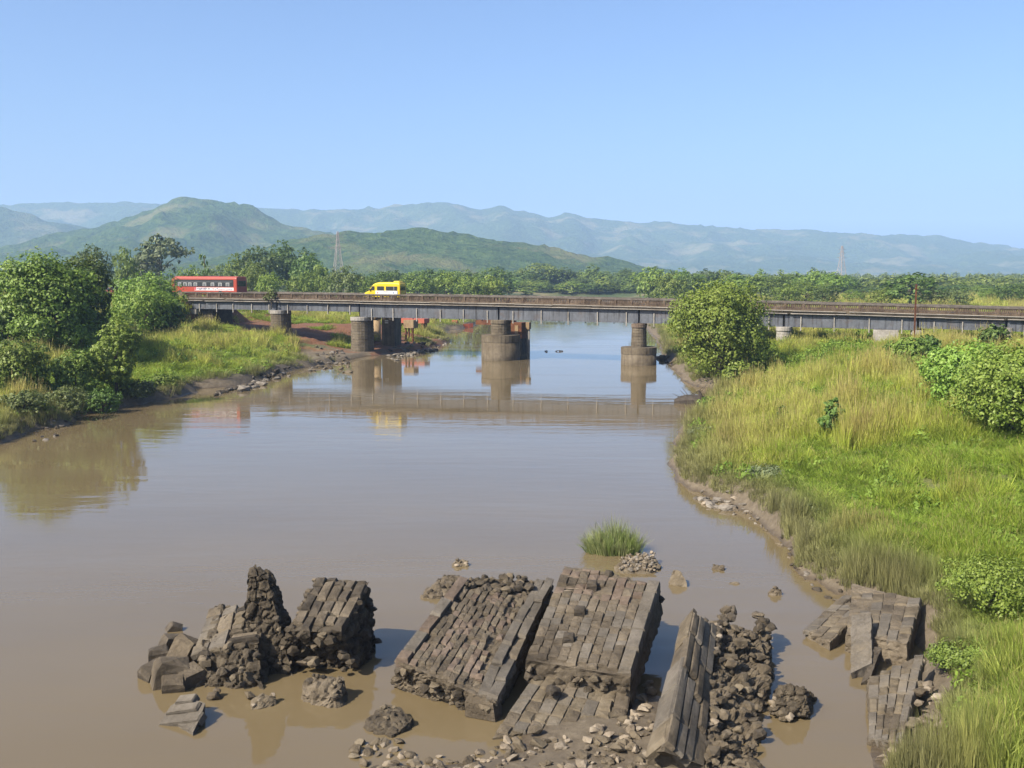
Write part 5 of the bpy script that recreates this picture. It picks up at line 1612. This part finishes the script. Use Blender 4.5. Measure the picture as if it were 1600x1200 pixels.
# B: slab with dark protruding headers
Bq = [G(822, 1030, .95), G(985, 1057, .95), G(1032, 912, 1.95), G(882, 884, 2.05)]
o = thing('fallen_masonry', 'tilted slab of block courses with dark headers sticking out', 'masonry', centre(Bq), 0, 'fallen masonry chunks')
rough_solid('core', sunk(Bq, 1.0), sunk(Bq, .012), MATS['masonry'], o, .12, .08, .35, 11, amp_top=.03)
def matB(u, v, r):
    if v > .68: return r.choice(['masonry_brown', 'masonry_brown', 'masonry'])
    return r.choice(['masonry', 'masonry', 'masonry', 'dressed'])
lay_blocks(o, Bq, 9, (.26, .5), .26, matB, 12, (-.02, .012), -.004, .03, .025, 0, .87, 0, 1, .05)
lay_blocks(o, Bq, 1, (.8, 1.3), .34, ['dressed'], 13, (.02, .05), .015, 0, .015, .875, 1.0, .02, .99, name='coping_stone')
for (u, v) in ((.36, .80), (.34, .5), (.33, .22)):
    p = patch([Vector(x) for x in Bq], u, v)
    put_block(o, BM['masonry_dark'][1], Matrix.Translation(p + Vector((0, 0, -.05))) @ Matrix.Rotation(.25, 4, 'X') @ Matrix.Rotation(-.15, 4, 'Z') @ Matrix.Diagonal((.3, .3, .28, 1)), 'header_stone')
r = random.Random(15)
for k in range(9):
    p = patch([Vector(x) for x in Bq], r.uniform(.03, .3), r.uniform(.7, .9))
    put_block(o, RK['pale_stone'][k % 9], Matrix.Translation(p + Vector((0, 0, .03))) @ Matrix.Rotation(.2, 4, 'X') @ Matrix.Diagonal((r.uniform(.15, .4), .06, .05, 1)), 'lime_crust')
lowB = [patch([Vector(x) for x in Bq], u, 0) + Vector((0, -.02, dz)) for u, dz in ((0, -.85), (1, -.85), (1, -.2), (0, -.2))]
stones_on(o, lowB, 26, (.2, .42), ['core_dark', 'masonry_dark', 'core_rubble', 'earthy'], 16)
stones_on(o, [Bq[3] + Vector((0, .05, -.5)), Bq[2] + Vector((0, .05, -.5)), Bq[2], Bq[3]], 14, (.25, .45), ['masonry_dark', 'masonry'], 17)

# B2: lower slab broken off from B
B2q = [G(768, 1153, .06), G(978, 1116, .22), G(990, 1060, .5), G(836, 1056, .5)]
o = thing('fallen_masonry', 'worn block slab lying flat in the mud below the slab with headers', 'masonry', centre(B2q), 0, 'fallen masonry chunks')
rough_solid('core', down(B2q, -.5), sunk(B2q, .008), MATS['earthy'], o, .1, .06, .35, 21, amp_top=.035)
lay_blocks(o, B2q, 8, (.3, .75), .22, ['masonry', 'masonry', 'earthy', 'dressed'], 22, (-.03, .025), .006, .05, .035, 0, 1, 0, 1, .05)
put_block(o, RK['masonry_dark'][3], Matrix.Translation(G(862, 1078, .6)) @ Matrix.Rotation(.5, 4, 'Z') @ Matrix.Diagonal((.5, .46, .5, 1)), 'header_stone')
put_block(o, RK['masonry'][4], Matrix.Translation(G(836, 1140, .24)) @ Matrix.Rotation(.3, 4, 'Z') @ Matrix.Diagonal((.5, .42, .42, 1)), 'header_stone')

# C: long prism of dressed stone
Cn = (G(1012, 1170, .62), G(1038, 1168, 1.0), G(1100, 1192, .42)); Cf = (G(1067, 966, 1.5), G(1082, 956, 1.9), G(1119, 975, 1.3))
o = thing('fallen_masonry', 'long ridged beam of dressed stone with grooved side, right of the slab with headers', 'masonry', centre([Cn[0], Cn[2], Cf[2], Cf[0]]), 0, 'fallen masonry chunks')
qL = [Cn[0], Cn[1], Cf[1], Cf[0]]; qR = [Cn[1], Cn[2], Cf[2], Cf[1]]
mb = MB()
secs = []
for k in range(13):
    w = k / 12
    L_, R_, E_ = Cn[0].lerp(Cf[0], w), Cn[1].lerp(Cf[1], w), Cn[2].lerp(Cf[2], w)
    secs.append([Vector((L_.x, L_.y, -.5)), L_ - Vector((0, 0, .07)), R_ - Vector((0, 0, .09)), E_ - Vector((0, 0, .07)), Vector((E_.x, E_.y, -.5))])
mb.loft(secs); mb.build('core', MATS['core_rubble'], o, off=o.location)
lay_blocks(o, qL, 1, (1.0, 1.8), .2, ['earthy', 'dressed', 'masonry'], 25, (-.01, .015), .012, 0, .01, name='dressed_stone')
lay_blocks(o, qR, 4, (1.3, 2.6), .2, ['dressed', 'dressed', 'masonry'], 26, (-.035, .02), .03, 0, .012, 0, 1, 0, 1, .02, name='dressed_stone')
stones_on(o, [Cf[0] + Vector((0, 0, -.7)), Cf[2] + Vector((0, 0, -.7)), Cf[2], Cf[1]], 12, (.2, .4), ['masonry_dark', 'core_dark'], 27)
stones_on(o, [Cn[2] + Vector((0, 0, -.1)), Cn[2] + Vector((.15, 0, -.1)), Cf[2] + Vector((.15, 0, .0)), Cf[2]], 34, (.2, .4), ['masonry', 'core_rubble', 'pale_stone', 'masonry_dark'], 28)

# D: rubble core spilling to the right of C
D4 = [G(1106, 1204, .5), G(1182, 1204, .1), G(1206, 985, .7), G(1122, 968, 1.25)]
o = thing('rubble_heap', 'ridge of loose rubble core along the right of the ridged stone beam', 'rubble', centre(D4), 0, 'rubble heaps')
rough_solid('core', down(D4, -.5, .12), sunk(D4, .15), MATS['core_rubble'], o, .06, .26, .34, 31)
stones_on(o, D4, 60, (.14, .5), ['core_rubble', 'core_dark', 'earthy', 'masonry_dark', 'core_rubble', 'core_rubble', 'earthy'], 32, .02)
stones_on(o, [G(1115, 985, 1.0), G(1150, 985, 1.0), G(1150, 950, 1.35), G(1120, 950, 1.4)], 14, (.3, .55), ['masonry_dark', 'core_rubble'], 33)
stones_on(o, [G(1168, 990, .7), G(1205, 990, .6), G(1205, 962, .8), G(1172, 957, .9)], 14, (.3, .5), ['core_dark', 'core_rubble', 'masonry_dark'], 34)
Sp = [G(1205, 1110, .25), G(1262, 1120, .15), G(1258, 1072, .75), G(1232, 1066, .85)]
o = thing('rubble_heap', 'dark pointed lump of rubble at the water, right end of the ruin', 'rubble', centre(Sp), 0, 'rubble heaps')
rough_solid('core', [G(1198, 1125, -.3), G(1270, 1130, -.3), G(1284, 1098, -.3), G(1205, 1085, -.3)], Sp, MATS['core_dark'], o, .08, .12, .25, 35)
stones_on(o, [G(1198, 1118, .1), G(1240, 1125, .1), G(1240, 1080, .6), G(1208, 1085, .5)], 26, (.14, .32), ['core_rubble', 'earthy', 'pale_stone', 'core_dark'], 36)

# E: left chunk with stepped courses and a spire
Eq = [G(312, 1012, .85), G(404, 1006, 1.0), G(416, 948, 1.5), G(340, 948, 1.25)]
o = thing('fallen_masonry', 'broken chunk with stepped courses and a jagged spire, left group of the ruin', 'masonry', centre(Eq), 0, 'fallen masonry chunks')
rough_solid('core', [G(300, 1090, -.2), G(412, 1094, -.2), Vector((Eq[2].x + .2, Eq[2].y, -.5)), Vector((Eq[3].x - .5, Eq[3].y, -.5))], Eq, MATS['core_dark'], o, .06, .17, .34, 41)
lay_blocks(o, [Eq[0] + Vector((-.25, 0, -.25)), patch(Eq, .45, 0), patch(Eq, .42, 1), Eq[3] + Vector((-.2, 0, -.1))], 2, (.6, 1.1), .2, ['dressed', 'masonry', 'dressed'], 42, (.0, .05), .015, 0, .03, name='dressed_stone')
lay_blocks(o, [patch(Eq, .48, .0), patch(Eq, 1, .0), patch(Eq, 1, 1), patch(Eq, .46, 1)], 1, (.28, .36), .3, ['earthy', 'masonry', 'masonry_dark'], 43, (-.05, .14), .05, 0, .08, name='step_stone')
stones_on(o, [G(305, 1085, .1), G(412, 1090, .1), Eq[1], Eq[0]], 16, (.2, .5), ['core_dark', 'masonry_dark', 'core_rubble', 'earthy'], 44)
Ep = [G(388, 1000, 1.0), G(430, 1000, .9), G(438, 960, 1.1), G(396, 955, 1.2)]
Et = [G(395, 893, 2.55), G(412, 892, 2.6), G(420, 896, 2.35), G(402, 889, 2.7)]
bc = centre([Eq[1], Eq[2]], 0)
base4 = [Vector((bc.x - .6, bc.y - .45, .3)), Vector((bc.x + 1.0, bc.y - .6, -.2)), Vector((bc.x + 1.1, bc.y + .6, -.2)), Vector((bc.x - .4, bc.y + .4, .3))]
tc4 = Vector((U2X(404, bc.y + .1, 2.5), bc.y + .1, V2Z(897, bc.y) + .02))
top4 = [tc4 + Vector((-.24, -.2, -.15)), tc4 + Vector((.3, -.16, -.3)), tc4 + Vector((.34, .22, -.2)), tc4 + Vector((-.18, .22, .0))]
rough_solid('spire', base4, top4, MATS['core_dark'], o, .055, .13, .26, 45)
stones_on(o, [base4[0] + Vector((0, 0, .5)), base4[1] + Vector((0, 0, .5)), top4[1], top4[0]], 6, (.16, .3), ['core_rubble', 'masonry_dark', 'earthy'], 46)

# F: chunk with long courses, right of E
Fq_ = [G(452, 985, 1.35), G(533, 987, 1.35), G(577, 908, 2.05), G(497, 902, 2.05)]
o = thing('fallen_masonry', 'dark chunk of long stone courses tilted up beside the jagged spire', 'masonry', centre(Fq_), 0, 'fallen masonry chunks')
rough_solid('core', [G(425, 1046, -.2), G(566, 1056, -.2), Vector((Fq_[2].x + .25, Fq_[2].y + .1, -.5)), Vector((Fq_[3].x - .35, Fq_[3].y, -.5))], sunk(Fq_, .02), MATS['core_dark'], o, .06, .17, .34, 51, amp_top=.06)
lay_blocks(o, Fq_, 5, (.45, 1.1), .25, ['masonry', 'masonry_dark', 'masonry', 'masonry_dark'], 52, (-.02, .05), .025, .02, .03, .0, 1, .0, 1, .12)
stones_on(o, [G(428, 1040, .15), G(556, 1050, .15), Fq_[1], Fq_[0]], 14, (.22, .5), ['core_dark', 'masonry_dark', 'core_rubble', 'earthy', 'core_dark'], 53)
stones_on(o, [G(556, 1050, .1), Vector((Fq_[2].x + .3, Fq_[2].y, .1)), Fq_[2], Fq_[1]], 6, (.25, .45), ['core_dark', 'masonry_dark'], 54)
stones_on(o, [Fq_[0], Fq_[0] + Vector((.2, 0, 0)), Fq_[3] + Vector((.1, 0, 0)), Fq_[3] + Vector((-.1, 0, 0))], 14, (.2, .38), ['masonry_dark', 'core_rubble'], 55)

# G, H, I on the right bank
Gl = [G(1257, 983, .22), G(1297, 1003, .28), G(1338, 962, .55), G(1324, 925, .5)]
o = thing('fallen_masonry', 'wedge of masonry reaching into the water from the right bank', 'masonry', centre(Gl), 0, 'fallen masonry chunks')
rough_solid('core', down(Gl, -.5), sunk(Gl, .008), MATS['masonry'], o, .11, .05, .3, 61)
lay_blocks(o, Gl, 3, (.4, .9), .14, ['dressed', 'masonry', 'earthy'], 62, (-.02, .02), .012, .05, .02)
Gm = [G(1322, 990, .55), G(1418, 1005, .75), G(1440, 938, .95), G(1332, 912, .68)]
o = thing('fallen_masonry', 'broad cracked pale slab against the grass on the right bank', 'masonry', centre(Gm), 0, 'fallen masonry chunks')
rough_solid('core', down(Gm, -.4), sunk(Gm, .008), MATS['masonry'], o, .09, .07, .3, 63, amp_top=.04)
lay_blocks(o, Gm, 6, (.35, .9), .2, ['masonry', 'earthy', 'dressed', 'masonry'], 64, (-.03, .012), .01, .12, .02, 0, 1, 0, 1, .06)
Iq = [G(1329, 1052, .18), G(1362, 1036, .4), G(1361, 954, 1.2), G(1330, 960, 1.05)]
o = thing('fallen_masonry', 'narrow stone slab propped upright at the water edge by the cracked slab', 'masonry', centre(Iq), 0, 'fallen masonry chunks')
rough_solid('slab', [p + Vector((.12, .1, -.35)) for p in Iq], Iq, MATS['dressed'], o, .09, .035, .4, 65)
I2 = [G(1345, 1068, .05), G(1360, 1058, .2), G(1378, 1012, .6), G(1366, 1010, .62)]
rough_solid('edge_stone', [p + Vector((.05, .05, -.3)) for p in I2], I2, MATS['masonry_dark'], o, .08, .03, .4, 66)
Hq = [G(1357, 1156, .12), G(1408, 1163, .35), G(1443, 1022, .95), G(1355, 1062, .52)]
o = thing('fallen_masonry', 'tilted slab of pale block courses in the lower right at the water', 'masonry', centre(Hq), 0, 'fallen masonry chunks')
rough_solid('core', down(Hq, -.5), sunk(Hq, .008), MATS['masonry'], o, .09, .05, .3, 67, amp_top=.03)
lay_blocks(o, Hq, 5, (.3, .8), .22, ['dressed', 'masonry', 'earthy', 'dressed'], 68, (-.02, .012), .006, .05, .012)
stones_on(o, [Hq[1], Hq[1] + Vector((.4, 0, .05)), Hq[2] + Vector((.4, 0, .0)), Hq[2]], 18, (.18, .4), ['pale_stone', 'earthy', 'core_rubble'], 69)

# lone lumps
def lump_rock(label, top, mat, seed, res=.08, amp=.1, lump=.28, grow=.15, zb=-.35, stones=0, sm=None, cat='rock', name='large_rock', ssize=(.1, .24), rnd=.7, dome=.07):
    o = thing(name, label, cat, centre(top), 0, 'rocks in the water')
    rough_solid('mass', down(top, zb, grow), top, MATS[mat], o, res, amp, lump, seed, rnd=rnd, dome=dome)
    if stones: stones_on(o, [centre(top, p.z).lerp(p, .82) for p in top], stones, ssize, sm or [mat], seed + 1, 0)
    return o
lump_rock('rounded brown rock in front of the chunk of long courses', [G(466, 1080, .25), G(528, 1090, .3), G(544, 1052, .6), G(482, 1046, .6)], 'core_rubble', 71, grow=.2, stones=14, sm=['core_rubble', 'earthy', 'masonry_dark'])
lump_rock('flat brown stones before the chunk with the spire', [G(385, 1108, .06), G(428, 1098, .1), G(434, 1082, .22), G(400, 1080, .25)], 'earthy', 72, amp=.06, stones=6, sm=['pale_stone', 'earthy'])
lump_rock('low ragged rock behind the long slab with copings', [G(650, 930, .12), G(700, 928, .2), G(726, 893, .5), G(690, 898, .4)], 'core_rubble', 73, grow=.15, stones=18, sm=['core_rubble', 'earthy', 'masonry_dark'])
lump_rock('small pale rock heap in the water behind the long slab', [G(704, 883, .08), G(734, 882, .08), G(730, 872, .22), G(714, 870, .25)], 'earthy', 74, amp=.06, stones=8, sm=['pale_stone', 'earthy'])
lump_rock('dark flat mud rock at the front left of the long slab', [G(565, 1130, .12), G(612, 1148, .12), G(654, 1112, .32), G(600, 1092, .32)], 'core_dark', 75, amp=.1, rnd=.4, stones=12, sm=['core_dark', 'earthy', 'masonry_dark'])
lump_rock('wedge of brickwork standing in the water right of the islet', [G(1042, 912, .05), G(1076, 916, .05), G(1066, 892, .45), G(1052, 888, .5)], 'earthy', 76, amp=.04, grow=.1, rnd=.3, dome=0)
lump_rock('small brown rock in the open water above the right channel', [G(1110, 888, .05), G(1134, 890, .05), G(1130, 879, .18), G(1114, 880, .2)], 'core_rubble', 77, amp=.05, stones=4)
lump_rock('low brown rock between the two small rocks of the channel', [G(1136, 911, .04), G(1158, 912, .04), G(1156, 906, .12), G(1140, 906, .12)], 'core_rubble', 78, amp=.04)
lump_rock('rough rock in the channel nearest the cracked slab', [G(1196, 928, .06), G(1226, 928, .08), G(1218, 916, .25), G(1202, 918, .22)], 'core_rubble', 79, amp=.06, stones=5)
Sq = [G(256, 1118, .08), G(302, 1146, .08), G(322, 1098, .42), G(284, 1084, .38)]
so = lump_rock('flat stepped pale slab at the left front of the ruin', Sq, 'dressed', 80, amp=.03, lump=.5, grow=.0, rnd=.15, dome=0)
for k_, (ua, ub, va, vb) in enumerate(((.0, 1.0, .0, .36), (.0, .82, .36, .68), (.08, .6, .68, 1.0))):
    lay_blocks(so, Sq, 1, (3, 4), .2, ['dressed'], 90 + k_, (.01 + .022 * k_, .015 + .022 * k_), .01, 0, .02, ua, ub, va, vb, name='slab_stone')
Iz = [G(952, 893, .1), G(1034, 893, .12), G(1030, 860, .42), G(968, 866, .4)]
lump_rock('pebbly stone islet in front of the reed tuft', Iz, 'earthy', 81, amp=.07, lump=.25, grow=.12, rnd=.9, dome=.16, stones=110, sm=['pale_stone', 'earthy', 'bank_stone', 'pale_stone'], name='stone_islet', ssize=(.1, .22))
sm_ = thing('broken_log', 'dark half sunken log with a stump by the right bank before the bridge', 'log', G(1078, 629, 0))
mb = MB()
p0, p1 = G(1054, 628, .1), G(1102, 626, .3)
q = [p0.lerp(p1, w) for w in np.linspace(0, 1, 6)]
mb.path(q, [.25, .5, .58, .55, .5, .4], 9); mb.build('trunk', MATS['drift_wood'], sm_, off=sm_.location)
mb = MB(); st = G(1093, 629, .2)
mb.path([st, st + Vector((.05, 0, .6)), st + Vector((-.05, 0, 1.0))], [.3, .2, .08], 7)
for k in range(9):
    a = random.Random(k).uniform(-1.2, 1.2); b = random.Random(k + 50).uniform(.5, 1.3)
    s0 = p0.lerp(p1, .3 + .06 * k); mb.path([s0, s0 + Vector((a * .7, 0, b * .6)), s0 + Vector((a * 1.3, .1, b))], [.05, .035, .015], 4)
mb.build('branches', MATS['drift_wood'], sm_, off=sm_.location)

# hewn blocks left of the spire chunk, each a thing of its own
HB = [((268, 984), .42, .5, 'small dark block highest up in the water left of the spire chunk'), ((264, 1010), .55, .7, 'dark corner-up block below the small highest block'), ((249, 1030), .55, .3, 'dark tilted block in the middle of the left string of blocks'),
      ((238, 1056), .62, .9, 'leftmost dark block at the water'), ((286, 1032), .85, 1.1, 'large grey block between the string of blocks and the spire chunk'), ((262, 1068), .9, .4, 'long wedge block low on the left'),
      ((272, 1076), .6, .2, 'grey block lying just above the stepped slab'), ((300, 1066), .7, .8, 'pale flat block at the foot of the spire chunk')]
for k, ((u, v), s, a, lab) in enumerate(HB):
    p = G(u, v, 0)
    me = BM['masonry_dark' if k in (0, 1, 2, 3) else 'masonry'][k % 7]
    o = bpy.data.objects.new('hewn_block', me); link(o)
    o.location = p + Vector((0, 0, -.12)); o.rotation_euler = (.45 - .2 * (k % 3), .5 - .25 * (k % 4), a); o.scale = (s, s * .8, s * .85)
    tag(o, lab, 'block', 'hewn blocks left of the ruin')

# loose stones
def scatter_rocks(name, label, group, poly, n, size, mats, seed, zfun=None, flat=.8):
    r = random.Random(seed)
    us = [p[0] for p in poly]; vs_ = [p[1] for p in poly]
    k = 0; tries = 0
    while k < n and tries < n * 60:
        tries += 1
        u, v = r.uniform(min(us), max(us)), r.uniform(min(vs_), max(vs_))
        ins = False
        for i in range(len(poly)):
            (x1_, y1_), (x2_, y2_) = poly[i], poly[(i + 1) % len(poly)]
            if (y1_ > v) != (y2_ > v) and u < (x2_ - x1_) * (v - y1_) / (y2_ - y1_) + x1_: ins = not ins
        if not ins: continue
        p = G(u, v, 0.1)
        for _ in range(3):
            z = LZ(p.x, p.y); p = G(u, v, max(z, 0.0))
        z = LZ(p.x, p.y)
        if z < -.25: continue
        s = r.uniform(*size) * (1.4 if r.random() < .12 else 1)
        o = bpy.data.objects.new(name, RK[mats[r.randrange(len(mats))]][r.randrange(9)]); link(o)
        o.location = (p.x, p.y, max(z, -.02) + s * .12); o.scale = (s, s * r.uniform(.7, 1), s * flat * r.uniform(.7, 1.1))
        o.rotation_euler = (r.uniform(-.4, .4), r.uniform(-.4, .4), r.uniform(0, 6.28))
        tag(o, label, 'stone', group); k += 1
scatter_rocks('rubble_stone', 'loose rubble stone in the debris strip along the bottom edge below the slabs', 'stones of the bottom debris strip',
              [(548, 1165), (600, 1150), (660, 1172), (745, 1180), (790, 1155), (900, 1152), (985, 1115), (1020, 1090), (1025, 1160), (1060, 1215), (700, 1225), (560, 1215)], 260, (.12, .42), ['pale_stone', 'pale_stone', 'earthy', 'core_rubble'], 3)
scatter_rocks('rubble_stone', 'loose pale stone on the mud in the lower right corner beside the tilted slab', 'stones of the lower right corner',
              [(1372, 1180), (1410, 1165), (1440, 1100), (1470, 1090), (1480, 1215), (1380, 1215)], 60, (.14, .4), ['pale_stone', 'pale_stone', 'earthy'], 4)
scatter_rocks('rubble_stone', 'dark rubble stone in the gap between the header slab and the ridged beam', 'stones in the gap',
              [(985, 1080), (1020, 1060), (1012, 1130), (990, 1120)], 14, (.2, .45), ['core_dark', 'earthy', 'pale_stone'], 5)
scatter_rocks('bank_stone', 'grey riprap stone in the heap on the left shore below the grass', 'left shore riprap',
              [(330, 588), (345, 600), (405, 597), (455, 578), (440, 570), (400, 574)], 75, (.5, 1.05), ['bank_stone', 'bank_stone', 'masonry_dark'], 6)
scatter_rocks('bank_stone', 'grey stone on the mud between the grass and the second pier', 'stones left of the second pier',
              [(480, 572), (545, 562), (548, 535), (495, 545)], 70, (.35, .85), ['bank_stone', 'masonry_dark', 'earthy'], 7)
scatter_rocks('bank_stone', 'grey stone in the heap behind the second pier, under the pile cap', 'stones behind the second pier',
              [(606, 553), (650, 548), (700, 538), (702, 532), (660, 524), (615, 524)], 110, (.45, 1.0), ['bank_stone', 'bank_stone', 'masonry_dark'], 8)
scatter_rocks('bank_stone', 'pale grey stone in the heap at the water edge of the right bank', 'right shore riprap',
              [(1078, 764), (1095, 750), (1150, 742), (1160, 760), (1150, 778), (1110, 776)], 50, (.25, .55), ['bank_stone', 'pale_stone', 'bank_stone'], 9)
scatter_rocks('bank_stone', 'small stone strewn on the bare mud along the right channel', 'stones along the right channel',
              [(1110, 778), (1158, 782), (1230, 830), (1262, 880), (1318, 922), (1300, 926), (1240, 892), (1205, 840), (1150, 796)], 55, (.12, .34), ['bank_stone', 'earthy', 'masonry_dark'], 14)
scatter_rocks('bank_stone', 'dark stone at the shore in the lower left corner of the bank', 'lower left shore stones',
              [(48, 664), (110, 660), (112, 668), (52, 676)], 22, (.25, .55), ['masonry_dark', 'bank_stone'], 10)
scatter_rocks('bank_stone', 'dark wet boulder between the third pier and the big round tree', 'boulders by the third pier',
              [(1022, 556), (1050, 556), (1056, 568), (1030, 566)], 14, (.6, 1.3), ['masonry_dark', 'core_dark'], 11)
o = thing('concrete_stump', 'short dark concrete post at the left edge of the picture', 'post', G(1, 652, .1))
mb = MB(); mb.box(-.35, .35, -.35, .35, -.5, 1.6); mb.build('shaft', MATS['core_dark'], o); mb = MB(); mb.box(-.4, .4, -.4, .4, 1.602, 1.75); mb.build('cap', MATS['pale_concrete'], o)
fd = thing('floating_debris', 'dark twigs drifting on the open water beyond the bridge', 'debris', G(864, 549.5, 0))
mb = MB()
for k in range(7):
    rr = random.Random(k); a = Vector((rr.uniform(-1.6, 1.6), rr.uniform(-.5, .5), .04)); mb.path([a, a + Vector((rr.uniform(-.7, .7), rr.uniform(-.2, .2), .12))], [.09, .04], 5)
mb.build('twigs', MATS['drift_wood'], fd)

# ------------------------------------------------------------------ haze over the plain
hz, nt, out = nmat('haze')
pv = nt.nodes.new('ShaderNodeVolumePrincipled')
pv.inputs['Color'].default_value = (0.45, 0.66, 1.0, 1)
pv.inputs['Density'].default_value = HAZE = 0.00017
nt.links.new(pv.outputs[0], out.inputs['Volume'])
mb = MB(); mb.box(-7000, 7000, -400, 7000, -6, 380)
ho = mb.build('haze', hz)
tag(ho, 'thin blue haze over the plain and hills', 'haze', kind='stuff')
